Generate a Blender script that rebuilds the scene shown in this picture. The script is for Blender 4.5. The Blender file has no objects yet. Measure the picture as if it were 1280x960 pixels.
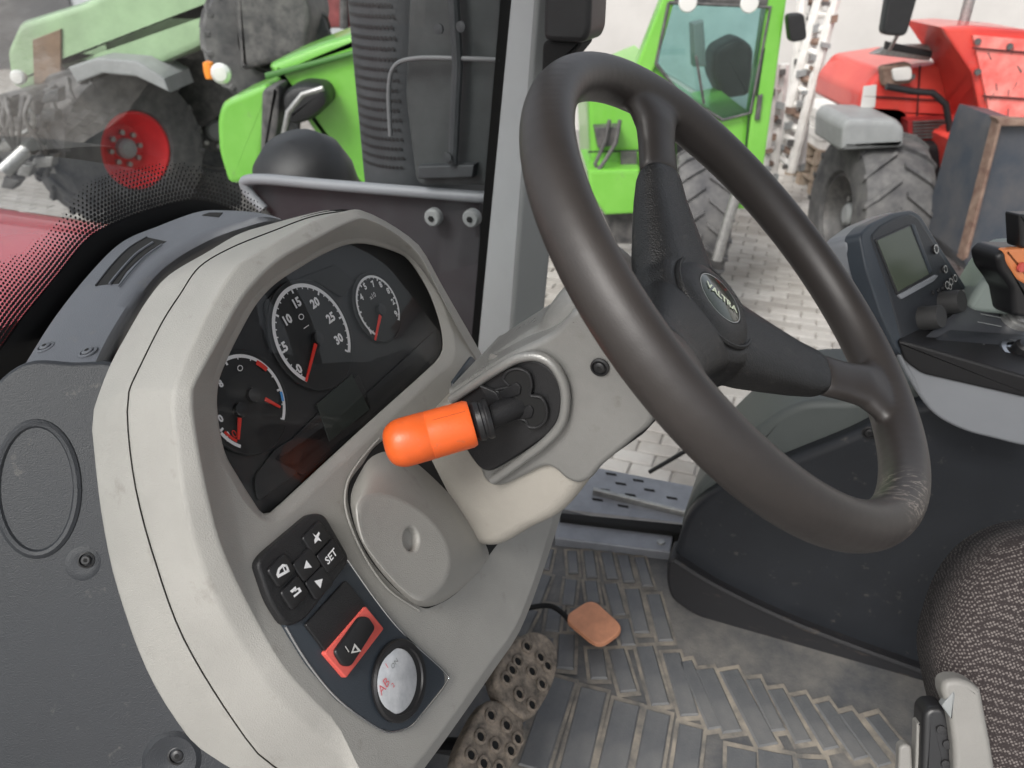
import bpy, bmesh, math, random
from mathutils import Vector as V, Matrix
random.seed(7)
S = bpy.context.scene
PI = math.pi
# ------------------------------------------------------------------ camera
CZ = 2.2
CAM = V((0, 0, CZ))
PITCH = math.radians(30)
FPX = 967.0
cd = bpy.data.cameras.new('camera'); cam = bpy.data.objects.new('camera', cd); S.collection.objects.link(cam)
cam.location = CAM; cam.rotation_euler = (math.radians(60), 0, 0)
cd.sensor_width = 36; cd.lens = FPX*36/1280; cd.clip_start = .02; cd.clip_end = 500
cd.dof.use_dof = True; cd.dof.focus_distance = .66; cd.dof.aperture_fstop = 10
S.camera = cam
# ------------------------------------------------------------------ sky, sun, exposure
SUN_EL, SUN_AZ = 48, 215          # behind and left of the camera, overcast
W = bpy.data.worlds.new('World'); S.world = W; W.use_nodes = True
nt = W.node_tree; bg = nt.nodes['Background']; sky = nt.nodes.new('ShaderNodeTexSky')
sky.sky_type = 'NISHITA'; sky.sun_disc = False; sky.sun_elevation = math.radians(SUN_EL); sky.sun_rotation = math.radians(SUN_AZ)
sky.dust_density = 4.0; sky.ozone_density = 1.0; sky.air_density = 1.0
hs = nt.nodes.new('ShaderNodeHueSaturation'); hs.inputs['Saturation'].default_value = .30
nt.links.new(sky.outputs[0], hs.inputs['Color']); nt.links.new(hs.outputs[0], bg.inputs[0]); bg.inputs[1].default_value = .135
sd = bpy.data.lights.new('sun', 'SUN'); sd.energy = 1.5; sd.angle = math.radians(22); sd.color = (1, .97, .93)
so = bpy.data.objects.new('sun', sd); S.collection.objects.link(so)
az = math.radians(SUN_AZ); el = math.radians(SUN_EL)
sdir = V((math.sin(az)*math.cos(el), math.cos(az)*math.cos(el), math.sin(el)))
so.rotation_euler = sdir.to_track_quat('Z', 'Y').to_euler()
S.view_settings.view_transform = 'Standard'; S.view_settings.look = 'None'; S.view_settings.gamma = 1
S.view_settings.exposure = 0.78
S.cycles.max_bounces = 8; S.cycles.transparent_max_bounces = 12

# ------------------------------------------------------------------ frames and ray helpers (photo survey -> place in the cab)
YAW = math.radians(22.3)
R = V((math.sin(YAW), math.cos(YAW), 0))        # the tractor's right
F = V((-math.cos(YAW), math.sin(YAW), 0))       # the tractor's front
U = V((0, 0, 1))
cs, sn = math.cos(PITCH), math.sin(PITCH)
def ray(px, py):
    x, y, z = px-640, 480-py, FPX
    return V((x, z*cs+y*sn, -z*sn+y*cs))/FPX
def hit(px, py, p0, n):
    r = ray(px, py); return CAM + r*((p0-CAM).dot(n)/r.dot(n))
ND = (-F*math.cos(math.radians(25)) + U*math.sin(math.radians(25))).normalized()   # dash face normal
PD = CAM + V((-.1677, .5862, -.2918))
def D(px, py, o=0.): return hit(px, py, PD+ND*o, ND)
def K(px, py, r): return hit(px, py, CAM+R*r, R)
def Fp(px, py, f): return hit(px, py, CAM+F*f, F)
def Y(px, py, y): return hit(px, py, V((0, y, 0)), V((0, 1, 0)))
def Z(px, py, z): return hit(px, py, V((0, 0, z)), U)
def T(r, f, z): return V((0, 0, 0)) + R*r + F*f + U*z      # tractor coordinates (z above the ground)

# ------------------------------------------------------------------ object helpers
COL = S.collection
def thing(name, label, cat, loc=(0, 0, 0), group=None):
    o = bpy.data.objects.new(name, None); COL.objects.link(o); o.location = loc; o.empty_display_size = .05
    o['label'] = label; o['category'] = cat
    if group: o['group'] = group
    return o
LOC = {}
def wloc(o):
    return (wloc(o.parent) if o.parent else V((0, 0, 0))) + V(o.location)
def mk(name, verts, faces, mat, parent=None, smooth=True, kind=None, label=None, sharp=35, recalc=True, wn=False):
    base = wloc(parent) if parent else V((0, 0, 0))
    # origin at the mesh's centre so each part sits where it is
    c = V((0, 0, 0))
    for v in verts: c += V(v)
    c /= max(1, len(verts))
    me = bpy.data.meshes.new(name); me.from_pydata([V(v)-c for v in verts], [], faces)
    if recalc:
        bm = bmesh.new(); bm.from_mesh(me); bmesh.ops.remove_doubles(bm, verts=bm.verts, dist=1e-6)
        bmesh.ops.recalc_face_normals(bm, faces=bm.faces); bm.to_mesh(me); bm.free()
    if smooth:
        for p in me.polygons: p.use_smooth = True
        if sharp: me.set_sharp_from_angle(angle=math.radians(sharp))
    me.materials.append(mat)
    o = bpy.data.objects.new(name, me); COL.objects.link(o); o.location = c-base
    if parent: o.parent = parent
    if kind: o['kind'] = kind
    if label: o['label'] = label
    if smooth and wn:
        w_ = o.modifiers.new('weighted', 'WEIGHTED_NORMAL'); w_.keep_sharp = True; w_.weight = 80
    return o
def tag(o, label, cat, group=None):
    o['label'] = label; o['category'] = cat
    if group: o['group'] = group
    return o
class MB:
    def __init__(s): s.v = []; s.f = []
    def add(s, v, f):
        b = len(s.v); s.v += [V(a) for a in v]; s.f += [[b+i for i in q] for q in f]; return s
    def build(s, name, mat, parent=None, **k): return mk(name, s.v, s.f, mat, parent, **k)
def cr(pts, n=6, closed=True):
    """Catmull-Rom through 2D or 3D points"""
    P = [V(p) for p in pts]; out = []; m = len(P); rng = m if closed else m-1
    for i in range(rng):
        if closed: a, b, c, d = P[(i-1) % m], P[i], P[(i+1) % m], P[(i+2) % m]
        else: a, b, c, d = P[max(i-1, 0)], P[i], P[i+1], P[min(i+2, m-1)]
        for k in range(n):
            t = k/n
            out.append(.5*((2*b)+(c-a)*t+(2*a-5*b+4*c-d)*t*t+(3*b-a-3*c+d)*t**3))
    if not closed: out.append(P[-1])
    return out
def resample(P, n):
    L = [0]
    for i in range(1, len(P)): L.append(L[-1]+(P[i]-P[i-1]).length)
    out = []; j = 0
    for k in range(n):
        s = L[-1]*k/n
        while j < len(L)-2 and L[j+1] < s: j += 1
        t = (s-L[j])/max(1e-9, L[j+1]-L[j]); out.append(P[j].lerp(P[j+1], t))
    return out
def rnd(pts, rad, seg=5):
    """round the corners of a polygon (2D or 3D)"""
    P = [V(p) for p in pts]; m = len(P); out = []
    for i in range(m):
        a, b, c = P[i-1], P[i], P[(i+1) % m]
        r = rad[i] if isinstance(rad, (list, tuple)) else rad
        la, lc = (a-b).length, (c-b).length
        d = min(r, la*.48, lc*.48)
        p, q = b+(a-b)/la*d, b+(c-b)/lc*d
        for k in range(seg+1):
            t = k/seg; out.append(p*(1-t)**2+b*2*t*(1-t)+q*t*t)
    return out
def inset(P, n, d):
    m = len(P); out = []
    area = V((0, 0, 0))
    for i in range(m): area += P[i].cross(P[(i+1) % m])
    s = 1 if area.dot(n) > 0 else -1
    for i in range(m):
        a, b, c = P[i-1], P[i], P[(i+1) % m]
        e1 = (b-a); e2 = (c-b)
        if e1.length < 1e-9: e1 = e2
        if e2.length < 1e-9: e2 = e1
        n1 = n.cross(e1.normalized())*s; n2 = n.cross(e2.normalized())*s
        k = n1+n2
        if k.length < 1e-6: k = n1
        k.normalize(); out.append(b+k*d/max(.5, k.dot(n1)))
    return out
def loftm(rings, closed=True, cap0=False, cap1=False):
    v = []; f = []; n = len(rings[0])
    for r in rings: v += list(r)
    for i in range(len(rings)-1):
        for j in range(n if closed else n-1):
            k = (j+1) % n; f.append([i*n+j, i*n+k, (i+1)*n+k, (i+1)*n+j])
    if cap0: f.append(list(range(n))[::-1])
    if cap1: f.append([(len(rings)-1)*n+j for j in range(n)])
    return v, f
def soft(rings, k=.12, open_ends=True):
    """replace each inner ring by two, so that the crease between strips is a small round"""
    out = [rings[0]]
    for i in range(1, len(rings)-1):
        a, b, c = rings[i-1], rings[i], rings[i+1]
        p = [y.lerp(x, min(k, .0028/max(1e-6, (x-y).length))) for x, y in zip(a, b)]
        q = [y.lerp(z, min(k, .0028/max(1e-6, (z-y).length))) for z, y in zip(c, b)]
        mid = [(x+z)*.25+y*.5 for x, y, z in zip(p, b, q)]
        out += [p, mid, q]
    out.append(rings[-1]); return out
def slabm(P, n, depth, bevel=.002, seg=3):
    """P on the front plane with outward normal n; body goes back by depth"""
    rings = []
    for k in range(seg+1):
        a = PI/2*k/seg
        rings.append([p-n*(bevel*(1-math.sin(a))) for p in inset(P, n, bevel*(1-math.cos(a)))])
    rings = rings[::-1]            # inner/front first
    rings = [[p for p in r] for r in rings]
    # recompute properly: front ring inset by bevel at depth 0 ... outline at depth bevel
    rings = []
    for k in range(seg+1):
        a = PI/2*k/seg
        rings.append([p-n*(bevel*(1-math.cos(a))) for p in inset(P, n, bevel*(1-math.sin(a)))])
    rings.append([p-n*depth for p in P])
    return loftm(rings, True, True, True)
def slab(name, P, n, depth, bevel, mat, parent=None, seg=3, **k):
    k.setdefault('wn', bevel >= .002); v, f = slabm([V(p) for p in P], n, depth, bevel, seg); return mk(name, v, f, mat, parent, **k)
def boxm(c, ax, ay, az_, hx, hy, hz):
    v = [c+ax*hx*i+ay*hy*j+az_*hz*k for i in (-1, 1) for j in (-1, 1) for k in (-1, 1)]
    return v, [[0, 1, 3, 2], [4, 6, 7, 5], [0, 4, 5, 1], [2, 3, 7, 6], [0, 2, 6, 4], [1, 5, 7, 3]]
def bbox_(name, c, ax, ay, az_, hx, hy, hz, b, mat, parent=None, **k):
    P = [c+az_*hz+ax*hx*i+ay*hy*j for i, j in ((-1, -1), (1, -1), (1, 1), (-1, 1))]
    return slab(name, rnd(P, min(hx, hy)*.25 if b > 0 else 0, 3) if b > 0 else P, az_, hz*2, max(b, 1e-4), mat, parent, seg=2, **k)
def perp(a):
    a = a.normalized(); t = V((0, 0, 1)) if abs(a.z) < .9 else V((1, 0, 0))
    x = a.cross(t).normalized(); return x, a.cross(x).normalized()
def lathem(c, a, prof, n=32, closed=False):
    x, y = perp(a); a = a.normalized()
    rings = [[c+a*h+(x*math.cos(2*PI*j/n)+y*math.sin(2*PI*j/n))*max(r, 1e-5) for j in range(n)] for r, h in prof]
    v, f = loftm(rings, True, not closed, not closed); return v, f
def lathe(name, c, a, prof, mat, parent=None, n=32, **k):
    v, f = lathem(c, a, prof, n); return mk(name, v, f, mat, parent, **k)
def tubem(path, r, n=10):
    P = [V(p) for p in path]; rings = []; x = None
    for i, p in enumerate(P):
        t = (P[min(i+1, len(P)-1)]-P[max(i-1, 0)]).normalized()
        if x is None: x, y = perp(t)
        else: x = (x-t*x.dot(t)).normalized(); y = t.cross(x)
        rr = r[i] if isinstance(r, (list, tuple)) else r
        rings.append([p+(x*math.cos(2*PI*j/n)+y*math.sin(2*PI*j/n))*rr for j in range(n)])
    return loftm(rings, True, True, True)
def tube(name, path, r, mat, parent=None, n=10, **k):
    v, f = tubem(path, r, n); return mk(name, v, f, mat, parent, **k)
def text(name, s, c, ux, uy, size, mat, parent=None, depth=.0003, bold=0., **k):
    cu = bpy.data.curves.new(name, 'FONT'); cu.body = s; cu.size = 1; cu.align_x = 'CENTER'; cu.align_y = 'CENTER'
    cu.offset = bold; cu.resolution_u = 2
    o = bpy.data.objects.new('t', cu); COL.objects.link(o)
    dg = bpy.context.evaluated_depsgraph_get(); me = bpy.data.meshes.new_from_object(o.evaluated_get(dg))
    vs = [v.co.copy() for v in me.vertices]; fs = [list(p.vertices) for p in me.polygons]
    bpy.data.objects.remove(o); bpy.data.curves.remove(cu); bpy.data.meshes.remove(me)
    nz = ux.cross(uy).normalized()
    return mk(name, [c+ux*(v.x*size)+uy*(v.y*size)+nz*depth for v in vs], fs, mat, parent, smooth=False, recalc=False, **k)

# ------------------------------------------------------------------ materials
def mat(name, col, rough=.5, metal=0., bump=0., bscale=200., var=0., vscale=8., coat=0., spec=.5, col2=None, stain=None, stretch=None, rvar=0., speck=0.):
    m = bpy.data.materials.new(name); m.use_nodes = True; t = m.node_tree; b = t.nodes['Principled BSDF']
    b.inputs['Roughness'].default_value = rough; b.inputs['Metallic'].default_value = metal
    b.inputs['Specular IOR Level'].default_value = spec; b.inputs['Coat Weight'].default_value = coat
    tc = t.nodes.new('ShaderNodeTexCoord'); mp = t.nodes.new('ShaderNodeMapping'); t.links.new(tc.outputs['Object'], mp.inputs[0])
    if stretch: mp.inputs['Scale'].default_value = stretch
    c4 = (*col, 1)
    if var or col2:
        nz = t.nodes.new('ShaderNodeTexNoise'); nz.inputs['Scale'].default_value = vscale; nz.inputs['Detail'].default_value = 6; nz.inputs['Roughness'].default_value = .65
        rp = t.nodes.new('ShaderNodeValToRGB'); t.links.new(mp.outputs[0], nz.inputs[0]); t.links.new(nz.outputs[0], rp.inputs[0])
        rp.color_ramp.elements[0].position = .32; rp.color_ramp.elements[1].position = .68
        if col2: a, bb = col, col2
        else: a, bb = tuple(x*(1-var) for x in col), tuple(min(1, x*(1+var)) for x in col)
        rp.color_ramp.elements[0].color = (*a, 1); rp.color_ramp.elements[1].color = (*bb, 1)
        t.links.new(rp.outputs[0], b.inputs['Base Color'])
        if rvar:
            mr = t.nodes.new('ShaderNodeMapRange'); mr.inputs[3].default_value = rough-rvar; mr.inputs[4].default_value = rough+rvar
            t.links.new(nz.outputs[0], mr.inputs[0]); t.links.new(mr.outputs[0], b.inputs['Roughness'])
    else: b.inputs['Base Color'].default_value = c4
    if speck:
        n3 = t.nodes.new('ShaderNodeTexNoise'); n3.inputs['Scale'].default_value = speck; n3.inputs['Detail'].default_value = 4; n3.inputs['Roughness'].default_value = .7
        r3 = t.nodes.new('ShaderNodeValToRGB'); r3.color_ramp.elements[0].position = .62; r3.color_ramp.elements[1].position = .72
        r3.color_ramp.elements[0].color = (0, 0, 0, 1); r3.color_ramp.elements[1].color = (1, 1, 1, 1)
        m3 = t.nodes.new('ShaderNodeMix'); m3.data_type = 'RGBA'; mu = t.nodes.new('ShaderNodeMath'); mu.operation = 'MULTIPLY'; mu.inputs[1].default_value = .35
        lum = sum(col)/3; m3.inputs[7].default_value = (.16, .145, .125, 1)
        t.links.new(mp.outputs[0], n3.inputs[0]); t.links.new(n3.outputs[0], r3.inputs[0]); t.links.new(r3.outputs[0], mu.inputs[0]); t.links.new(mu.outputs[0], m3.inputs[0])
        if b.inputs['Base Color'].links: t.links.new(b.inputs['Base Color'].links[0].from_socket, m3.inputs[6])
        else: m3.inputs[6].default_value = c4
        t.links.new(m3.outputs[2], b.inputs['Base Color'])
    if bump:
        n2 = t.nodes.new('ShaderNodeTexNoise'); n2.inputs['Scale'].default_value = bscale; n2.inputs['Detail'].default_value = 3
        bp = t.nodes.new('ShaderNodeBump'); bp.inputs['Strength'].default_value = bump; bp.inputs['Distance'].default_value = .001
        t.links.new(mp.outputs[0], n2.inputs[0]); t.links.new(n2.outputs[0], bp.inputs['Height']); t.links.new(bp.outputs[0], b.inputs['Normal'])
    return m
def glass(name, tint=(.9, .93, .92), refl=1.0, rough=.0):
    m = bpy.data.materials.new(name); m.use_nodes = True; t = m.node_tree; t.nodes.clear()
    o = t.nodes.new('ShaderNodeOutputMaterial'); mx = t.nodes.new('ShaderNodeMixShader'); tr = t.nodes.new('ShaderNodeBsdfTransparent')
    gl = t.nodes.new('ShaderNodeBsdfGlossy'); fr = t.nodes.new('ShaderNodeFresnel'); fr.inputs[0].default_value = 1.5
    mu = t.nodes.new('ShaderNodeMath'); mu.operation = 'MULTIPLY'; mu.inputs[1].default_value = refl
    tr.inputs[0].default_value = (*tint, 1); gl.inputs['Roughness'].default_value = rough
    t.links.new(fr.outputs[0], mu.inputs[0]); t.links.new(mu.outputs[0], mx.inputs[0]); t.links.new(tr.outputs[0], mx.inputs[1]); t.links.new(gl.outputs[0], mx.inputs[2]); t.links.new(mx.outputs[0], o.inputs[0])
    return m
def mul_dust(): pass
M = {}
M['cream'] = mat('cream_plastic', (.315, .307, .285), .46, bump=.45, bscale=1100, var=.06, vscale=14, rvar=.08, speck=30, spec=.4)
M['cream_warm'] = mat('cream_plastic_warm', (.32, .30, .265), .46, bump=.45, bscale=1100, var=.09, vscale=9, rvar=.08, speck=26, spec=.4)
M['shroud'] = mat('pale_grey_plastic', (.23, .228, .218), .30, metal=.35, speck=35, bump=.35, bscale=900, var=.1, vscale=12, rvar=.1)
M['darkgrey'] = mat('dark_grey_plastic', (.021, .0233, .0275), .40, bump=.4, bscale=1100, var=.15, vscale=7, rvar=.1, spec=.38, speck=45)
M['cover'] = mat('mid_grey_plastic', (.098, .104, .118), .42, bump=.4, bscale=1100, var=.07, vscale=9, speck=60)
M['black'] = mat('black_plastic', (.012, .012, .013), .38, bump=.1, bscale=700)
M['blackmatte'] = mat('black_matte_plastic', (.010, .010, .011), .5, bump=.4, bscale=900, spec=.35)
M['gap'] = mat('black_rubber_and_gap_shade', (.006, .006, .006), .9)  # rubber, and the painted dark of the column gap
M['pod'] = mat('anthracite_plastic', (.017, .017, .018), .40, spec=.4, bump=.5, bscale=1000, var=.12, vscale=30)
M['bluegrey'] = mat('blue_grey_plastic', (.03, .038, .048), .4, bump=.3, bscale=900)
M['leather'] = mat('brown_worn_leather', (.021, .0178, .0165), .44, bump=.15, bscale=1300, col2=(.029, .0245, .0225), vscale=10, rvar=.08)
M['hub'] = mat('black_grained_vinyl', (.010, .010, .010), .33, bump=.9, bscale=800, speck=50, var=.3, vscale=20)
M['orange'] = mat('orange_plastic', (.72, .115, .020), .38, speck=70, bump=.12, bscale=500, var=.10, vscale=25, rvar=.08)
M['white'] = mat('white_print', (.85, .85, .85), .6)
M['needle'] = mat('red_needle', (.75, .03, .015), .5)
M['dial'] = mat('black_dial', (.012, .013, .013), .55)
M['dial2'] = mat('black_instrument_face', (.02, .021, .022), .5)
M['lcd'] = mat('dark_display', (.032, .040, .036), .3)
M['lens'] = glass('instrument_lens', (.97, .97, .97), .5)
M['glass'] = glass('windscreen_glass', (.86, .88, .88), .28)
M['redframe'] = mat('red_switch_frame', (.62, .10, .08), .45, var=.08, vscale=60)
M['chrome'] = mat('chrome_trim', (.62, .64, .66), .2, metal=1)
M['steel'] = mat('worn_steel', (.36, .36, .35), .42, metal=.8, var=.2, vscale=40)
M['lightgrey'] = mat('light_grey_plastic', (.20, .21, .225), .42, bump=.2, bscale=900, var=.05)
M['lcdscreen'] = mat('green_grey_lcd', (.068, .082, .058), .25, var=.05, vscale=5)
M['knob'] = mat('dark_rubber_knob', (.03, .03, .03), .6, bump=.3, bscale=500)
M['peach'] = mat('peach_pad', (.60, .27, .15), .65, bump=.6, bscale=160, var=.15, vscale=30)
M['frit'] = mat('black_glass_print', (.004, .004, .004), .45)
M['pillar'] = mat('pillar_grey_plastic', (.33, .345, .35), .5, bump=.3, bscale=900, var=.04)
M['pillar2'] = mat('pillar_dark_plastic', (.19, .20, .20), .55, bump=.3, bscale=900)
M['lime'] = mat('lime_green_paint', (.12, .38, .035), .32, coat=.5, col2=(.18, .46, .07), vscale=2.5, speck=9)
M['palegreen'] = mat('pale_green_paint', (.26, .38, .22), .3, coat=.4, var=.15, vscale=3)
M['red'] = mat('red_paint', (.52, .035, .03), .32, coat=.5, col2=(.62, .07, .05), vscale=2.5, speck=9)
M['bonnet'] = mat('bonnet_red_paint', (.50, .03, .045), .25, coat=.6, var=.05, vscale=3)
M['rimred'] = mat('red_rim_paint', (.70, .03, .035), .4, var=.1, vscale=8)
M['tyre'] = mat('dusty_tyre_rubber', (.045, .045, .048), .8, bump=.8, bscale=40, col2=(.12, .118, .115), vscale=9)
M['machine'] = mat('oily_black_metal', (.03, .03, .032), .5, col2=(.12, .115, .11), vscale=14, bump=.8, bscale=30)
M['stack'] = mat('dark_grey_stack', (.026, .029, .032), .6, col2=(.046, .050, .054), vscale=9, bump=.5, bscale=60)
M['mudguard'] = mat('grey_mudguard', (.24, .25, .25), .55, var=.12, vscale=8)
M['wood'] = mat('weathered_wood', (.20, .14, .09), .8, bump=.8, bscale=60, col2=(.36, .30, .24), vscale=6, stretch=(1, 8, 1))
M['white_w'] = mat('chipped_white_paint', (.52, .50, .47), .7, col2=(.70, .69, .66), vscale=10, bump=.6, bscale=40)
M['rust'] = mat('rusty_edge', (.11, .06, .045), .8, col2=(.24, .17, .13), vscale=12, bump=.8, bscale=50)
M['wall'] = mat('plastered_wall', (.50, .485, .465), .85, bump=.4, bscale=30, var=.07, vscale=1.6)
M['alu'] = mat('grey_sill_metal', (.25, .26, .28), .5, metal=.3, var=.15, vscale=20)
M['seatlever'] = mat('grey_beige_lever', (.19, .185, .172), .5, bump=.3, bscale=700, var=.06, vscale=25)
M['amber'] = mat('amber_lamp', (.8, .25, .03), .3)
M['lampglass'] = mat('clear_lamp', (.75, .75, .72), .15, metal=.3)
M['teal'] = glass('cab_glass', (.64, .78, .76), 1.5)
M['skyroof'] = mat('cab_roof_lining', (.45, .45, .44), .9)

def floor_mat():
    m = bpy.data.materials.new('dusty_rubber_mat'); m.use_nodes = True; t = m.node_tree; b = t.nodes['Principled BSDF']
    tc = t.nodes.new('ShaderNodeTexCoord'); n = t.nodes.new('ShaderNodeTexNoise'); n.inputs['Scale'].default_value = 7; n.inputs['Detail'].default_value = 8; n.inputs['Roughness'].default_value = .7
    r = t.nodes.new('ShaderNodeValToRGB'); r.color_ramp.elements[0].position = .38; r.color_ramp.elements[1].position = .60
    r.color_ramp.elements[0].color = (.062, .066, .073, 1); r.color_ramp.elements[1].color = (.155, .148, .137, 1)
    t.links.new(tc.outputs['Object'], n.inputs[0]); t.links.new(n.outputs[0], r.inputs[0]); t.links.new(r.outputs[0], b.inputs['Base Color'])
    b.inputs['Roughness'].default_value = .7
    n2 = t.nodes.new('ShaderNodeTexNoise'); n2.inputs['Scale'].default_value = 260; bp = t.nodes.new('ShaderNodeBump'); bp.inputs['Strength'].default_value = .5; bp.inputs['Distance'].default_value = .001
    t.links.new(tc.outputs['Object'], n2.inputs[0]); t.links.new(n2.outputs[0], bp.inputs['Height']); t.links.new(bp.outputs[0], b.inputs['Normal'])
    return m
M['mat'] = floor_mat()
M['rib'] = mat('mat_tread_rubber', (.078, .083, .090), .50, col2=(.145, .145, .143), vscale=10, bump=.5, bscale=300)
M['pedal'] = mat('dusty_pedal_rubber', (.08, .07, .06), .85, col2=(.34, .28, .22), vscale=55, bump=.9, bscale=200)
def fabric():
    m = bpy.data.materials.new('woven_seat_fabric'); m.use_nodes = True; t = m.node_tree; b = t.nodes['Principled BSDF']
    tc = t.nodes.new('ShaderNodeTexCoord'); mp = t.nodes.new('ShaderNodeMapping'); mp.inputs['Rotation'].default_value = (.35, .5, .3)
    vo = t.nodes.new('ShaderNodeTexVoronoi'); vo.inputs['Scale'].default_value = 330; vo.inputs['Randomness'].default_value = .35
    nz = t.nodes.new('ShaderNodeTexNoise'); nz.inputs['Scale'].default_value = 600
    ad = t.nodes.new('ShaderNodeMath'); ad.operation = 'MULTIPLY_ADD'; ad.inputs[1].default_value = .5; 
    r = t.nodes.new('ShaderNodeValToRGB'); r.color_ramp.elements[0].position = .46; r.color_ramp.elements[1].position = .74
    r.color_ramp.elements[0].color = (.15, .132, .124, 1); r.color_ramp.elements[1].color = (.024, .018, .018, 1)
    t.links.new(tc.outputs['Object'], mp.inputs[0]); t.links.new(mp.outputs[0], vo.inputs[0]); t.links.new(mp.outputs[0], nz.inputs[0])
    t.links.new(nz.outputs[0], ad.inputs[0]); t.links.new(vo.outputs['Distance'], ad.inputs[2])
    t.links.new(ad.outputs[0], r.inputs[0]); t.links.new(r.outputs[0], b.inputs['Base Color']); b.inputs['Roughness'].default_value = .95
    bp = t.nodes.new('ShaderNodeBump'); bp.inputs['Strength'].default_value = .8; bp.inputs['Distance'].default_value = .001; bp.invert = True
    t.links.new(vo.outputs['Distance'], bp.inputs['Height']); t.links.new(bp.outputs[0], b.inputs['Normal'])
    return m
M['fabric'] = fabric()
M['dusty'] = mat('dusty_black_plastic', (.016, .016, .018), .55, col2=(.11, .088, .07), vscale=16, bump=.3, bscale=500, stretch=(1, 1, 3))
for n_ in M['dusty'].node_tree.nodes:
    if n_.type == 'VALTORGB': n_.color_ramp.elements[0].position = .60; n_.color_ramp.elements[1].position = .80
def rimmat():
    """worn leather with a patch of fine scratches where hands rub"""
    m = M['leather'].copy(); t = m.node_tree; b = t.nodes['Principled BSDF']
    base = b.inputs['Base Color'].links[0].from_socket
    g = t.nodes.new('ShaderNodeNewGeometry'); sub = t.nodes.new('ShaderNodeVectorMath'); sub.operation = 'DISTANCE'
    t.links.new(g.outputs['Position'], sub.inputs[0]); m['p'] = 1
    sub.inputs[1].default_value = SCR
    mr = t.nodes.new('ShaderNodeMapRange'); mr.inputs[1].default_value = .05; mr.inputs[2].default_value = .03; t.links.new(sub.outputs['Value'], mr.inputs[0])
    mp = t.nodes.new('ShaderNodeMapping'); mp.inputs['Scale'].default_value = (7, 34, 16); mp.inputs['Rotation'].default_value = (.4, .3, .7)
    t.links.new(g.outputs['Position'], mp.inputs[0]); n = t.nodes.new('ShaderNodeTexNoise'); n.inputs['Scale'].default_value = 6; n.inputs['Detail'].default_value = 3
    t.links.new(mp.outputs[0], n.inputs[0]); r = t.nodes.new('ShaderNodeValToRGB')
    e = r.color_ramp.elements; e[0].position = .47; e[0].color = (0, 0, 0, 1); e[1].position = .5; e[1].color = (1, 1, 1, 1); x = e.new(.53); x.color = (0, 0, 0, 1)
    t.links.new(n.outputs[0], r.inputs[0]); mm = t.nodes.new('ShaderNodeMath'); mm.operation = 'MULTIPLY'
    t.links.new(mr.outputs[0], mm.inputs[0]); t.links.new(r.outputs[0], mm.inputs[1])
    mx = t.nodes.new('ShaderNodeMix'); mx.data_type = 'RGBA'; mx.inputs[7].default_value = (.21, .185, .16, 1)
    t.links.new(mm.outputs[0], mx.inputs[0]); t.links.new(base, mx.inputs[6]); t.links.new(mx.outputs[2], b.inputs['Base Color'])
    return m
def paving():
    m = bpy.data.materials.new('yard_paving'); m.use_nodes = True; t = m.node_tree; b = t.nodes['Principled BSDF']
    tc = t.nodes.new('ShaderNodeTexCoord'); mp = t.nodes.new('ShaderNodeMapping'); mp.inputs['Rotation'].default_value = (0, 0, .35)
    br = t.nodes.new('ShaderNodeTexBrick'); br.inputs['Scale'].default_value = 4.6; br.inputs['Mortar Size'].default_value = .03; br.inputs['Brick Width'].default_value = .9; br.inputs['Row Height'].default_value = .45
    br.inputs['Color1'].default_value = (.40, .38, .355, 1); br.inputs['Color2'].default_value = (.34, .325, .305, 1); br.inputs['Mortar'].default_value = (.15, .14, .125, 1)
    n = t.nodes.new('ShaderNodeTexNoise'); n.inputs['Scale'].default_value = 1.6; n.inputs['Detail'].default_value = 10; n.inputs['Roughness'].default_value = .7
    mx = t.nodes.new('ShaderNodeMix'); mx.data_type = 'RGBA'; mx.blend_type = 'MULTIPLY'; mx.inputs[0].default_value = .6
    r = t.nodes.new('ShaderNodeValToRGB'); r.color_ramp.elements[0].color = (.55, .5, .45, 1); r.color_ramp.elements[1].color = (1, 1, 1, 1); r.color_ramp.elements[0].position = .3; r.color_ramp.elements[1].position = .6
    t.links.new(tc.outputs['Object'], mp.inputs[0]); t.links.new(mp.outputs[0], br.inputs[0]); t.links.new(tc.outputs['Object'], n.inputs[0]); t.links.new(n.outputs[0], r.inputs[0])
    t.links.new(br.outputs[0], mx.inputs[6]); t.links.new(r.outputs[0], mx.inputs[7]); t.links.new(mx.outputs[2], b.inputs['Base Color']); b.inputs['Roughness'].default_value = .8
    return m
M['paving'] = paving()

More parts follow.
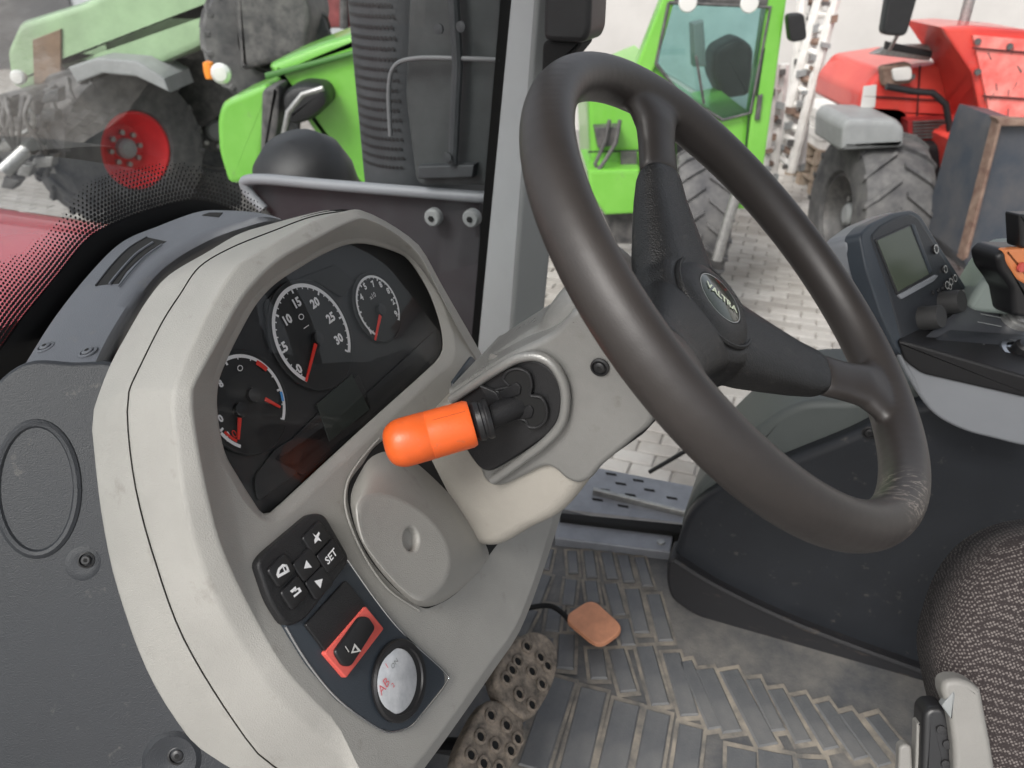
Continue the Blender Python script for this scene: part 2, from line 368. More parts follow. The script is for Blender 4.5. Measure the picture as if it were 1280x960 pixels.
# ================================================================== SETTING
gz = 0.
mk('ground', [V((-150, -60, 0)), V((150, -60, 0)), V((150, 240, 0)), V((-150, 240, 0))], [[0, 1, 2, 3]], M['paving'], smooth=False, kind='structure')
def paver_mat():
    m = bpy.data.materials.new('concrete_paver'); m.use_nodes = True; t = m.node_tree; b = t.nodes['Principled BSDF']
    g = t.nodes.new('ShaderNodeNewGeometry'); oi = t.nodes.new('ShaderNodeObjectInfo'); ad = t.nodes.new('ShaderNodeMath'); fr = t.nodes.new('ShaderNodeMath'); fr.operation = 'FRACT'
    t.links.new(g.outputs['Random Per Island'], ad.inputs[0]); t.links.new(oi.outputs['Random'], ad.inputs[1]); t.links.new(ad.outputs[0], fr.inputs[0])
    r = t.nodes.new('ShaderNodeValToRGB'); r.color_ramp.elements[0].color = (.30, .285, .262, 1); r.color_ramp.elements[1].color = (.42, .405, .38, 1); t.links.new(fr.outputs[0], r.inputs[0])
    n = t.nodes.new('ShaderNodeTexNoise'); n.inputs['Scale'].default_value = .9; n.inputs['Detail'].default_value = 10; n.inputs['Roughness'].default_value = .7
    r2 = t.nodes.new('ShaderNodeValToRGB'); r2.color_ramp.elements[0].position = .34; r2.color_ramp.elements[1].position = .58; r2.color_ramp.elements[0].color = (.5, .46, .42, 1); r2.color_ramp.elements[1].color = (1, 1, 1, 1)
    t.links.new(g.outputs['Position'], n.inputs[0]); t.links.new(n.outputs[0], r2.inputs[0])
    mx = t.nodes.new('ShaderNodeMix'); mx.data_type = 'RGBA'; mx.blend_type = 'MULTIPLY'; mx.inputs[0].default_value = .8
    t.links.new(r.outputs[0], mx.inputs[6]); t.links.new(r2.outputs[0], mx.inputs[7]); t.links.new(mx.outputs[2], b.inputs['Base Color']); b.inputs['Roughness'].default_value = .7
    n2 = t.nodes.new('ShaderNodeTexNoise'); n2.inputs['Scale'].default_value = 60; bp = t.nodes.new('ShaderNodeBump'); bp.inputs['Strength'].default_value = .5; bp.inputs['Distance'].default_value = .003
    t.links.new(g.outputs['Position'], n2.inputs[0]); t.links.new(n2.outputs[0], bp.inputs['Height']); t.links.new(bp.outputs[0], b.inputs['Normal'])
    return m
M['paver'] = paver_mat()
GR = bpy.data.objects['ground']; g0 = V(GR.location)
ca_, sa_ = math.cos(-.35), math.sin(-.35); BW, BH = .196, .098
def paver_verts(c, z):
    v = []
    for k, (hw, hh, zz) in enumerate(((BW/2-.003, BH/2-.003, 0), (BW/2-.003, BH/2-.003, .009), (BW/2-.008, BH/2-.008, .013))):
        for a, b_ in ((-1, -1), (1, -1), (1, 1), (-1, 1)):
            x, y = a*hw, b_*hh; v.append(V((c[0]+x*ca_-y*sa_, c[1]+x*sa_+y*ca_, z+zz)))
    return v
PF = [[0, 1, 5, 4], [1, 2, 6, 5], [2, 3, 7, 6], [3, 0, 4, 7], [4, 5, 9, 8], [5, 6, 10, 9], [6, 7, 11, 10], [7, 4, 8, 11], [8, 9, 10, 11]]
near, far = [], []
for i in range(-46, 60):
    for j in range(-10, 110):
        x, y = (i+(.5 if j % 2 else 0))*.2, j*.1
        c = (x*ca_-y*sa_, x*sa_+y*ca_)
        if not (-6.5 < c[0] < 8 and 1.3 < c[1] < 9.1): continue
        d = V((c[0], c[1], -CZ)); zc = d.y*cs-d.z*sn
        px = 640+FPX*c[0]/zc; py = 480-FPX*(d.y*sn+d.z*cs)/zc
        key = abs(px-880)/200+abs(py-430)/190
        (near if (690 < px < 1075 and 240 < py < 600) else far).append((zc, c))
near.sort(); far += near[300:]; near = near[:300]
PME = bpy.data.meshes.new('paver'); PME.from_pydata(paver_verts((0, 0), 0), [], PF); PME.materials.append(M['paver'])
for zc, c in near:
    o = bpy.data.objects.new('paver', PME); COL.objects.link(o); o.parent = GR; o.location = V((c[0], c[1], random.uniform(.0, .003)))-g0
    o.rotation_euler = (random.uniform(-.01, .01), random.uniform(-.006, .006), random.uniform(-.01, .01))
b = MB()
for zc, c in far: b.add(paver_verts(c, random.uniform(0, .003)), PF)
o = b.build('paving_blocks', M['paver'], GR, smooth=False, kind='stuff', recalc=False)
FZ = CZ-1.02       # cab floor level
fl = [T(-.1, -1.5, FZ), T(1.2, -1.5, FZ), T(1.2, .46, FZ), T(.9, .62, FZ), T(-.1, .62, FZ)]
slab('cab_floor', fl, U, .06, .003, M['mat'], kind='structure', smooth=False)
# roof of the cab, over the camera (keeps the daylight coming from the sides)
rf = [T(-.25, -1.5, 3.0), T(1.35, -1.5, 3.0), T(1.35, .75, 3.0), T(-.25, .75, 3.0)]
slab('cab_roof', rnd(rf, .15), -U, .12, .02, M['skyroof'], kind='structure')

# tread strips moulded on the mat (surveyed on the floor plane)
S7 = lambda x, y: (640+x/2.4, 560+y/2.4)
S8 = lambda x, y: (960+x/2.4, 560+y/2.4)
strips = []
for a in [(112, 300, 98, 362, 22), (180, 306, 185, 374, 24), (230, 306, 240, 386, 26), (283, 310, 302, 390, 28), (332, 318, 352, 400, 28), (382, 325, 408, 412, 26),
          (100, 378, 62, 472, 32), (178, 392, 168, 470, 30), (236, 396, 246, 462, 30), (296, 404, 322, 500, 32), (360, 420, 390, 552, 36), (424, 436, 462, 576, 34),
          (60, 482, 20, 560, 32), (165, 556, 160, 660, 40), (250, 600, 262, 690, 40), (312, 600, 350, 728, 40), (398, 592, 446, 768, 42), (478, 612, 534, 800, 42),
          (150, 690, 60, 960, 64), (246, 722, 180, 990, 64), (345, 762, 290, 1010, 64), (440, 790, 396, 1030, 58), (538, 832, 510, 1050, 58),
          (578, 660, 662, 850, 46), (650, 664, 770, 890, 48), (724, 690, 800, 846, 36), (790, 720, 876, 880, 40), (860, 740, 960, 900, 40),
          (690, 900, 690, 1040, 70), (790, 910, 800, 1040, 80), (900, 930, 940, 1060, 70)]:
    strips.append(a)
for a in [(60, 300, 36, 362, 24), (130, 470, 120, 548, 34), (196, 478, 196, 548, 34), (262, 480, 272, 560, 34), (330, 510, 350, 590, 34), (100, 566, 92, 680, 40),
          (40, 700, -40, 940, 60), (930, 760, 1050, 930, 40), (520, 636, 610, 840, 34), (1080, 800, 1200, 950, 40), (620, 1000, 620, 1100, 60), (1000, 790, 1120, 950, 40)]:
    strips.append(a)
FLO = bpy.data.objects['cab_floor']
dustm = mat('dry_dust_on_rubber', (.10, .098, .094), .85, col2=(.30, .265, .215), vscale=24, bump=.5, bscale=200)
dust = MB()
for a in strips:
    p0 = Z(*S7(a[0], a[1]), FZ+.006); p1 = Z(*S7(a[2], a[3]), FZ+.006)
    e = Z(*S7(a[0]+a[4]*.5, a[1]), FZ+.006)-p0; w = abs(e.x)*1.34
    d = (p1-p0).normalized(); s = d.cross(U)*w*.92
    e_ = d*.008; s2 = s*1.0+s.normalized()*.0055; up_ = U*-.0045
    dust.add([p0-s2-e_+up_, p0+s2-e_+up_, p1+s2+e_+up_, p1-s2+e_+up_], [[0, 1, 2, 3]])
    slab('tread_strip', [p0-s, p0+s, p1+s, p1-s], U, .0075, .0022, M['rib'], FLO, seg=1, smooth=False)

dz = [k*.00006 for k in range(len(dust.f))]
for q, h in zip(dust.f, dz):
    for i in q: dust.v[i] = dust.v[i]+U*h
dust.build('dust_traces', dustm, FLO, smooth=False, kind='stuff', recalc=False)
# yard wall behind (light plastered hall)
bld = thing('hall_building', 'long off-white plastered hall wall behind the parked machines', 'building', (4, 9.4, 0))
def wallbox(name, x0, x1, y0, y1, z0, z1, m, par): 
    v, f = boxm(V(((x0+x1)/2, (y0+y1)/2, (z0+z1)/2)), V((1, 0, 0)), V((0, 1, 0)), U, (x1-x0)/2, (y1-y0)/2, (z1-z0)/2); return mk(name, v, f, m, par, smooth=False)
wallbox('wall', .2, 16, 9.2, 9.6, 0, 3.2, M['wall'], bld)
wallbox('plinth', .2, 16, 9.15, 9.2, 0, .28, mat('grey_plinth', (.3, .29, .28), .9, var=.1), bld)
wallbox('gutter', .2, 16, 9.0, 9.2, 3.2, 3.34, mat('brown_gutter', (.10, .05, .045), .5), bld)
wallbox('roof', .1, 16.1, 9.2, 14, 3.35, 3.55, mat('brown_roof', (.16, .09, .07), .7), bld)
bl2 = thing('storage_hall', 'grey farm hall with dark openings far behind the green machines', 'building', (-9, 16, 0))
wallbox('wall', -26, -1.5, 16, 16.4, 0, 4.5, mat('grey_sheet_wall', (.42, .44, .45), .7, var=.1, vscale=1), bl2)
for i in range(5):
    wallbox('opening', -25+i*4.6, -22+i*4.6, 15.94, 15.99, 0, 3.2, mat('dark_doorway', (.08, .08, .085), .8), bl2)
wallbox('roof', -26.3, -1.2, 15.6, 22, 4.5, 4.7, M['stack'], bl2)

# ================================================================== MACHINES OUTSIDE
YN = V((0, -1, 0))
def pY(pts, y): return [Y(a, b, y) for a, b in pts]
def ps(name, pts, y, depth, bev, m, par, rad=0, **k):
    P = pY(pts, y); 
    if rad: P = rnd(P, rad, 4)
    return slab(name, P, YN, depth, bev, m, par, seg=2, **k)
def wheel(par, c, axis, Ro, w, rimR, rimmat_, tyremat=M['tyre'], lugs=26, dish=.35):
    a = axis.normalized()
    prof = [(rimR, w*.42), (rimR*1.05, w*.5), (Ro*.78, w*.54), (Ro*.93, w*.5), (Ro*.965, w*.38), (Ro*.965, -w*.38), (Ro*.93, -w*.5), (Ro*.78, -w*.54), (rimR*1.05, -w*.5), (rimR, -w*.42)]
    v, f = lathem(c, a, prof, 48); 
    f = [q for q in f if len(q) == 4]
    ty = mk('tyre', v, f, tyremat, par)
    b = MB(); x, y = perp(a)
    for i in range(lugs):
        for s in (-1, 1):
            th = 2*PI*(i+(.5 if s > 0 else 0))/lugs; 
            pts = []
            for k in range(4):
                q = k/3; h = s*w*(.04+.5*q); t2 = th+.30*q; rr = Ro*.955 if k < 3 else Ro*.88
                pts.append((h, t2, rr))
            for k in range(3):
                vs = []
                for (h, t2, rr) in (pts[k], pts[k+1]):
                    for (dt, dr) in ((-.032, -.01), (.032, -.01), (.026, .05*Ro+.005), (-.026, .05*Ro+.005)):
                        r_ = rr+dr; tt = t2+dt; vs.append(c+a*h+(x*math.cos(tt)+y*math.sin(tt))*r_)
                b.add(vs, [[0, 1, 5, 4], [1, 2, 6, 5], [2, 3, 7, 6], [3, 0, 4, 7], [0, 3, 2, 1], [4, 5, 6, 7]])
    b.build('tread_lugs', tyremat, ty, smooth=False, kind='stuff')
    for s in (1, -1):
        q = [(rimR*1.0, s*w*.44), (rimR*.93, s*w*.45), (rimR*.88, s*w*.36), (rimR*.60, s*w*(.5-dish)), (rimR*.34, s*w*(.5-dish)), (rimR*.30, s*w*(.54-dish)), (.001, s*w*(.54-dish))]
        v, f = lathem(c, a, q, 40); rm = mk('rim', v, [x_ for x_ in f if len(x_) == 4], rimmat_, par)
        lathe('hub_cap', c+a*s*w*(.54-dish), a*s, [(rimR*.27, 0), (rimR*.27, .05), (rimR*.2, .07), (.001, .075)], M['mudguard'], rm, n=20)
        for k in range(8):
            t3 = k*PI/4; lathe('wheel_nut', c+a*s*w*(.54-dish)+(x*math.cos(t3)+y*math.sin(t3))*rimR*.42, a*s, [(.022, 0), (.022, .03), (.001, .031)], M['steel'], rm, n=6)
    return ty
# --- green telehandler in the middle
g1 = thing('green_telehandler', 'lime green loader with large teal cab window parked behind the steering wheel rim', 'loader', (1.1, 4.9, 0))
yc = 4.7
# cab frame: four strips
ps('cab_pillar', [(790, 96), (832, -12), (848, -12), (822, 78), (812, 100)], yc, .10, .02, M['lime'], g1)
ps('cab_pillar', [(962, -12), (986, -12), (948, 262), (922, 262), (938, 150)], yc, .12, .02, M['lime'], g1)
ps('cab_header', [(844, -10), (966, -10), (963, 9), (836, 5)], yc+.01, .12, .02, M['machine'], g1)
ps('cab_lower_panel', [(734, 118), (800, 88), (820, 80), (852, 118), (902, 149), (938, 141), (930, 262), (740, 262)], yc+.03, .9, .04, M['lime'], g1)
ps('cab_glass', [(836, 3), (963, 9), (938, 141), (903, 150), (850, 118), (820, 79)], yc+.02, .012, .003, M['teal'], g1)
ps('cab_rear_wall', [(830, -10), (980, -10), (930, 150), (820, 85)], yc+1.3, .05, .01, mat('cab_interior_grey', (.33, .40, .41), .8, col2=(.50, .58, .58), vscale=3), g1)
ps('cab_seat', [(893, 62), (925, 45), (944, 60), (940, 120), (905, 125), (890, 95)], yc+.75, .25, .05, M['blackmatte'], g1, rad=.05)
ps('cab_dash', [(866, 30), (880, 26), (884, 84), (868, 84)], yc+.6, .12, .02, M['pillar2'], g1)
ps('side_mirror', [(984, 18), (1006, 16), (1010, 50), (988, 54)], yc-.1, .06, .015, M['pod'], g1, rad=.03)
for (a, b) in ((860, 3), (937, 4)):
    c = Y(a, b, yc-.08); l = lathe('work_lamp', c, YN, [(.02, -.06), (.045, -.03), (.05, 0), (.045, .006), (.001, .008)], M['lampglass'], g1, n=24)
tube('lift_arm_hose', [Y(*p, yc-.1) for p in ((762, 150), (756, 178), (744, 205), (752, 226))], .012, M['machine'], g1)
tube('lift_arm_hose', [Y(*p, yc-.12) for p in ((775, 150), (770, 178), (757, 200), (746, 215))], .012, M['machine'], g1)
ps('valve_block', [(743, 160), (776, 158), (768, 182), (748, 186)], yc-.08, .1, .01, M['machine'], g1)
ps('front_bumper', [(734, 212), (800, 212), (800, 268), (756, 270), (736, 240)], yc-.15, .5, .03, M['lime'], g1)
ps('chassis', [(750, 262), (900, 258), (900, 305), (770, 306)], yc-.05, .8, .02, M['machine'], g1)
ps('louvre_panel', [(846, 175), (886, 205), (876, 258), (846, 262)], yc-.2, .2, .01, M['blackmatte'], g1)
for k in range(5):
    ps('louvre', [(848+k*7, 196+k*5), (852+k*7, 192+k*5), (858+k*5, 248-k*2), (853+k*5, 250-k*2)], yc-.225, .02, .004, M['pod'], g1)
wheel(g1, Y(872, 268, yc-.2), V((1, -.12, 0)), .38, .30, .19, M['machine'], lugs=18)
tube('exhaust_pipe', [Y(922, 238, 4.0), Y(912, 270, 4.0), Y(903, 300, 4.0), Y(896, 325, 4.0)], .028, M['steel'], g1, n=14)

dk = mat('dark_panel_seam', (.01, .02, .01), .7)
for L in (((742, 236), (800, 234)), ((735, 190), (800, 188)), ((905, 160), (900, 255)), ((800, 100), (804, 250)), ((936, 145), (926, 255)), ((955, 60), (946, 120))):
    tube('panel_seam', [Y(*L[0], yc-.0), Y(*L[1], yc-.0)], .006, dk, g1, n=6)
ps('door_handle', [(948, 120), (954, 118), (950, 150), (944, 150)], yc-.02, .03, .005, M['machine'], g1)
tube('wiper', [Y(880, 130, yc-.03), Y(870, 70, yc-.03)], .008, M['machine'], g1, n=8)
ps('bolt_plate', [(776, 190), (796, 190), (796, 206), (776, 206)], yc-.03, .02, .003, M['machine'], g1)
tube('cab_gasket', [Y(*p, yc+.0) for p in ((836, 3), (963, 9), (938, 141), (903, 150), (850, 118), (820, 79), (836, 3))], .010, M['machine'], g1, n=8)
# --- white ladder-like implement frames (folded) between green and red machines
im = thing('white_implement', 'chipped white folded harrow frame standing against the hall wall', 'implement', (2.4, 7.2, 0))
def ladder(a0, a1, b0, b1, y, n):
    P0 = Y(*a0, y); P1 = Y(*a1, y); Q0 = Y(*b0, y+.1); Q1 = Y(*b1, y+.1)
    tube('rail', [P0, P1], .045, M['white_w'], im, n=8); tube('rail', [Q0, Q1], .045, M['white_w'], im, n=8)
    for k in range(n):
        t = (k+.5)/n; p = P0.lerp(P1, t); q = Q0.lerp(Q1, t)
        tube('rung', [p, q+V((0, 0, random.uniform(-.04, .04)))], .028, M['white_w'] if k % 3 else M['rust'], im, n=8)
        b = boxm(p.lerp(q, random.choice([0, 1, .5]))+V((random.uniform(-.02, .02), -.05, random.uniform(-.04, .04))), V((1, 0, random.uniform(-.3, .3))), V((0, 1, 0)), U, random.uniform(.015, .04), .02, random.uniform(.012, .03)); mk('clamp', *b, random.choice([M['machine'], M['rust'], M['mudguard']]), im, smooth=False)
ladder((1004, -8), (985, 210), (1020, -8), (1000, 212), 7.0, 12)
ladder((1046, -8), (988, 215), (1026, -8), (968, 205), 6.8, 14)
ladder((968, 80), (950, 250), (980, 80), (962, 250), 6.4, 9)
# --- stack of boards / pallets at the wall
def pallet(y, z, label):
    p = thing('wooden_pallet', label, 'pallet', (3.35, y, z), 'pallets stacked by the hall wall')
    for i in range(7): 
        b = boxm(V((3.0+i*.14, y, z+.13)), V((1, 0, 0)), V((0, 1, 0)), U, .06, .4, .011); mk('deck_board', *b, M['wood'], p, smooth=False)
    for i in range(3):
        b = boxm(V((3.42, y-.36+i*.36, z+.06)), V((1, 0, 0)), V((0, 1, 0)), U, .5, .05, .055); mk('bearer', *b, M['wood'], p, smooth=False)
    return p
pallet(7.9, 0, 'lowest weathered wooden pallet of the stack by the hall wall')
pallet(7.9, .15, 'second weathered wooden pallet from the ground in the stack by the hall wall')
pallet(7.9, .30, 'topmost weathered wooden pallet under the white slabs by the hall wall')
for i in range(4):
    sl = bbox_('white_slab', V((3.42, 7.9, .48+i*.085)), V((1, 0, 0)), V((0, 1, 0)), U, .48+.02*(i % 2), .4, .04, .006, M['white_w'])
    tag(sl, ['lowest', 'second', 'third', 'topmost'][i]+' white slab of the stack lying on the pallets by the wall', 'slab', 'white slabs stacked on the pallets')

# --- red telehandler on the right
g2 = thing('red_telehandler', 'red telescopic loader with grey mudguard and scratched red boom at the right', 'loader', (3.2, 6, 0))
yr = 5.6
wheel(g2, Y(1082, 268, yr), V((1, -.02, 0)), .60, .46, .30, M['machine'], lugs=18)
ps('mudguard', [(1052, 158), (1062, 148), (1122, 149), (1133, 160), (1132, 186), (1050, 190)], yr-.32, .5, .05, M['mudguard'], g2, rad=.03)
ps('engine_hood', [(1078, 116), (1102, 88), (1170, 78), (1190, 82), (1214, 96), (1212, 152), (1134, 176), (1122, 148), (1072, 146)], yr+.1, .9, .06, M['red'], g2, rad=.04)
ps('hood_side', [(1134, 150), (1214, 146), (1208, 178), (1136, 182)], yr+.0, .3, .02, mat('dark_red_paint', (.28, .02, .02), .5, var=.2), g2)
ps('sticker', [(1080, 108), (1096, 106), (1094, 134), (1076, 136)], yr+.085, .01, .002, M['lampglass'], g2)
hl = ps('head_lamp', [(1103, 84), (1140, 78), (1142, 104), (1106, 110)], yr+.02, .08, .02, M['rust'], g2, rad=.03)
ps('lamp_glass', [(1115, 86), (1140, 83), (1140, 100), (1117, 102)], yr+.0, .02, .006, M['lampglass'], hl, rad=.03)
ps('bracket', [(1090, 68), (1162, 76), (1166, 70), (1166, 56), (1138, 56), (1106, 60)], yr+.05, .06, .01, M['steel'], g2)
ps('bracket', [(1110, 52), (1166, 64), (1164, 72), (1108, 62)], yr-.05, .05, .008, M['blackmatte'], g2)
tube('guard_rail', [Y(*p, yr-.15) for p in ((1108, 108), (1140, 114), (1166, 116), (1182, 130), (1186, 152), (1190, 182), (1206, 176))], .022, M['pod'], g2, n=12)
ps('mirror', [(1112, -10), (1150, -10), (1134, 46), (1103, 44)], yr-.5, .07, .02, M['pod'], g2, rad=.04)
tube('mirror_arm', [Y(1124, 40, yr-.45), Y(1112, 62, yr-.2)], .012, M['steel'], g2)
tube('exhaust_stack', [Y(1200, 86, yr+.1), Y(1203, 32, yr+.1)], .10, M['pod'], g2, n=24)
tube('exhaust_tip', [Y(1203, 34, yr+.1), Y(1215, -12, yr+.1)], .035, M['steel'], g2, n=16)
ps('tank', [(1134, 182), (1190, 178), (1196, 200), (1190, 255), (1150, 258), (1118, 250)], yr-.1, .6, .06, M['blackmatte'], g2, rad=.06)
ps('boom', [(1176, 34), (1216, 32), (1290, 38), (1290, 330), (1252, 240), (1226, 150), (1214, 92)], yr-.35, .5, .03, M['red'], g2)
ps('boom_side', [(1216, 44), (1290, 50), (1290, 164), (1240, 156)], yr-.37, .03, .006, mat('worn_red_paint', (.72, .07, .06), .5, col2=(.78, .30, .26), vscale=6, bump=.5, bscale=20), g2)
ps('chassis', [(1190, 176), (1232, 150), (1262, 240), (1222, 330), (1196, 295), (1150, 300), (1160, 262), (1194, 250)], yr-.3, .5, .03, M['red'], g2)
for k in range(9):
    a, b = random.uniform(1228, 1275), random.uniform(60, 140)
    d = random.uniform(-6, 6); ps('scratch', [(a, b), (a+1.2, b-.5), (a+d+1.2, b+random.uniform(5, 12)), (a+d, b+9)], yr-.374, .003, .0005, M['machine'], g2)
dr = mat('dark_red_seam', (.05, .008, .008), .7)
for L in (((1080, 120), (1212, 128)), ((1150, 82), (1146, 148)), ((1186, 84), (1192, 150)), ((1216, 60), (1288, 66)), ((1228, 120), (1288, 124))):
    tube('panel_seam', [Y(*L[0], yr-.38 if L[0][0] > 1210 else yr+.09), Y(*L[1], yr-.38 if L[0][0] > 1210 else yr+.09)], .006, dr, g2, n=6)
for k in range(6):
    ps('grille_slat', [(1142, 152+k*4), (1206, 149+k*4), (1206, 151+k*4), (1142, 154+k*4)], yr-.02, .02, .003, M['machine'], g2)
for k in range(4):
    tube('hydraulic_hose', cr([Y(1196+k*6, 160, yr-.4), Y(1190+k*5, 200, yr-.45), Y(1204+k*4, 240, yr-.42), Y(1196+k*6, 290, yr-.4)], 6, False), .014, M['machine'], g2, n=8)
for a_, b_ in ((1222, 52), (1222, 90), (1236, 150), (1262, 58), (1140, 96)):
    lathe('bolt', Y(a_, b_, yr-.375 if a_ > 1200 else yr+.02), YN, [(.02, -.01), (.02, .01), (.001, .012)], M['machine'], g2, n=8)
bk = thing('loader_bucket', 'dark rusty-edged bucket standing in front of the red boom', 'bucket', (3, 4.6, .4))
ps('bucket_shell', [(1254, 150), (1290, 156), (1290, 362), (1212, 342), (1200, 318), (1246, 168)], 4.6, .5, .02, mat('dark_bucket_steel', (.035, .045, .06), .5, col2=(.075, .075, .08), vscale=5, bump=.4, bscale=30), bk)
ps('bucket_lip', [(1250, 150), (1255, 148), (1211, 322), (1204, 326)], 4.55, .08, .01, M['rust'], bk)
ps('bucket_rim', [(1246, 148), (1290, 150), (1290, 158), (1250, 158)], 4.55, .08, .01, M['rust'], bk)

# --- pale green tractor at the far left
g3 = thing('pale_green_tractor', 'pale green tractor with dusty tyre on a red rim at the left', 'tractor', (-3.1, 6.4, 0))
yt = 6.4
wheel(g3, Y(150, 184, yt), V((.84, -.54, 0)), .64, .50, .30, M['rimred'], lugs=20, dish=.42)
ps('hood', [(6, 64), (22, 28), (100, 4), (150, -20), (345, -20), (250, 60), (200, 82), (96, 78), (60, 96), (34, 116), (12, 108)], yt-.1, 1.1, .06, M['palegreen'], g3, rad=.05)
ps('grille', [(40, 50), (76, 36), (76, 104), (42, 112)], yt-.12, .06, .01, mat('brown_grille', (.16, .10, .06), .6, var=.3), g3)
ps('fender', [(84, 84), (120, 72), (170, 76), (205, 98), (212, 116), (170, 96), (128, 92), (96, 104)], yt-.38, .5, .02, M['mudguard'], g3)
ps('front_weight', [(-10, 120), (34, 112), (46, 132), (40, 190), (8, 205), (-10, 200)], yt-.5, .5, .04, M['machine'], g3, rad=.06)
for k in range(16):
    a, b_ = random.uniform(-8, 60), random.uniform(112, 225)
    ps('linkage_block', [(a, b_), (a+random.uniform(12, 26), b_+random.uniform(-8, 8)), (a+random.uniform(10, 24), b_+random.uniform(10, 22)), (a-4, b_+14)], yt-random.uniform(.3, .9), .1, .015, random.choice([M['machine'], M['machine'], M['stack'], M['steel']]), g3)
for k in range(7):
    a = random.uniform(-5, 45); tube('hydraulic_hose', cr([Y(a, 120, 5.6), Y(a+random.uniform(-15, 15), 150, 5.5), Y(a+random.uniform(-10, 25), 190, 5.6), Y(a+20, 220, 5.8)], 6, False), .016, M['machine'], g3, n=8)
tube('hitch_arm', [Y(4, 215, 5.4), Y(30, 190, 5.5), Y(50, 175, 5.8)], .05, M['steel'], g3)
tube('weight_ring', [Y(22+20*math.cos(t*.5), 150+18*math.sin(t*.5), 5.7) for t in range(14)], .018, M['steel'], g3)
lathe('round_lamp', Y(22, 97, yt-.25), V((.1, -1, 0)), [(.05, -.05), (.055, 0), (.04, .02), (.001, .024)], M['lampglass'], g3, n=20)
ps('cab_body', [(180, -15), (300, -15), (300, 130), (235, 170), (215, 110), (190, 70)], yt+.6, .9, .05, M['machine'], g3)
wheel(g3, Y(268, 160, yt+.9), V((.5, -1, 0)), .75, .40, .34, M['machine'], lugs=20)
# --- lime tractor close behind the windscreen
g4 = thing('lime_tractor', 'bright lime tractor with black headlamp pod seen through the windscreen', 'tractor', (-1.6, 4.6, 0))
yl = 4.6
ps('body_panel', [(270, 150), (276, 128), (332, 104), (346, 118), (330, 180), (325, 226), (285, 232), (272, 190)], yl, .5, .04, M['lime'], g4, rad=.05)
ps('hood', [(330, 82), (400, 54), (470, 34), (470, 250), (415, 250), (400, 180), (360, 120)], yl+.1, .8, .06, M['lime'], g4, rad=.05)
ps('hood_crease', [(330, 92), (470, 56), (470, 62), (332, 100)], yl+.06, .04, .01, mat('dark_green_decal', (.05, .16, .03), .5), g4)
ps('lamp_housing', [(348, 118), (372, 104), (404, 108), (412, 130), (390, 152), (356, 160)], yl-.12, .3, .06, M['pod'], g4, rad=.08)
ps('black_side_frame', [(326, 112), (350, 104), (348, 160), (338, 200), (324, 202)], yl-.1, .3, .03, M['machine'], g4, rad=.04)
tube('steel_hoop', [Y(*p, yl-.3) for p in ((404, 110), (378, 118), (360, 140), (354, 170), (360, 190))], .014, M['steel'], g4, n=12)
ps('lower_block', [(300, 200), (335, 200), (400, 180), (440, 200), (440, 300), (300, 300)], yl+.3, .4, .03, M['machine'], g4)
lathe('orange_beacon', Y(262, 89, yl+.4), U, [(.03, -.04), (.035, 0), (.03, .05), (.001, .06)], M['amber'], g4, n=16)
lathe('head_lamp', Y(276, 92, yl+.3), YN, [(.05, -.05), (.06, 0), (.04, .02), (.001, .024)], M['lampglass'], g4, n=16)
ps('cab_panel', [(290, -15), (380, -15), (390, 20), (380, 70), (300, 90)], yl+1.2, .6, .05, M['machine'], g4, rad=.05)
wheel(g4, Y(335, 50, yl+1.6), V((.3, -1, 0)), .46, .35, .2, M['machine'], lugs=20)
dt = thing('dark_red_trailer', 'dark red farm trailer between the green tractors', 'trailer', (-2.2, 9.5, 0))
ps('trailer_wall', [(398, -12), (470, -12), (470, 34), (398, 36)], 9.5, 1.2, .05, mat('dark_red_trailer_paint', (.20, .05, .05), .5, var=.3), dt)
tube('stake', [Y(430, -12, 9.45), Y(430, 36, 9.45)], .05, M['machine'], dt, n=8)

# ================================================================== OUR TRACTOR, OUTSIDE THE GLASS
bo = thing('red_bonnet', "glossy red bonnet of this tractor in front of the windscreen", 'bonnet', T(.55, 1.2, 1.75))
prof = [(-.36, -.5), (-.36, -.10), (-.335, -.03), (-.27, -.002), (0, .01), (.27, -.002), (.335, -.03), (.36, -.10), (.36, -.5)]
prof = cr([(a, b, 0) for a, b in prof], 4, False)
rings = []
for f_, s_ in ((.86, 1.0), (.95, 1.02), (1.4, 1.0), (1.9, .95), (2.2, .86), (2.3, .7)):
    rings.append([T(.55+p.x*s_*1.12, f_, CZ-.405+p.y*s_-.01*max(0, f_-1.2)) for p in prof])
v, f = loftm(rings, False); mk('bonnet_shell', v, f, M['bonnet'], bo)
mk('bonnet_end', rings[0], [list(range(len(rings[0])))], M['bonnet'], bo)
v, f = boxm(T(.53, 1.3, CZ-.9), R, F, U, .25, .5, .35); mk('engine_block', v, f, M['machine'], bo, smooth=False)
# exhaust stack with perforated guard
ex = thing('exhaust_guard', 'tall dark grey perforated exhaust guard outside the right end of the windscreen', 'exhaust', T(1.36, .76, 1.2))
def stackring(z, s=1, off=0): return [T(1.38+.16*s*math.cos(a)*(1), .745+off+.115*s*math.sin(a), z) for a in [2*PI*i/28 for i in range(28)]]
v, f = loftm([stackring(CZ-.50), stackring(CZ-.2), stackring(CZ+.7, .95)], True, True, True); sh = mk('guard_shell', v, f, M['stack'], ex)
b = MB()
for i in range(48):
    z = CZ-.36+i*.0165
    for j in range(15):
        a = PI*.80+(j+(i % 2)*.5)*.062
        c = T(1.38+.1605*math.cos(a), .745+.1155*math.sin(a), z); nn = (R*math.cos(a)+F*math.sin(a)).normalized(); tt = U.cross(nn)
        b.add([c+(tt*math.cos(k*PI/3)+U*math.sin(k*PI/3))*.0034+nn*.0006 for k in range(6)], [[0, 1, 2, 3, 4, 5]])
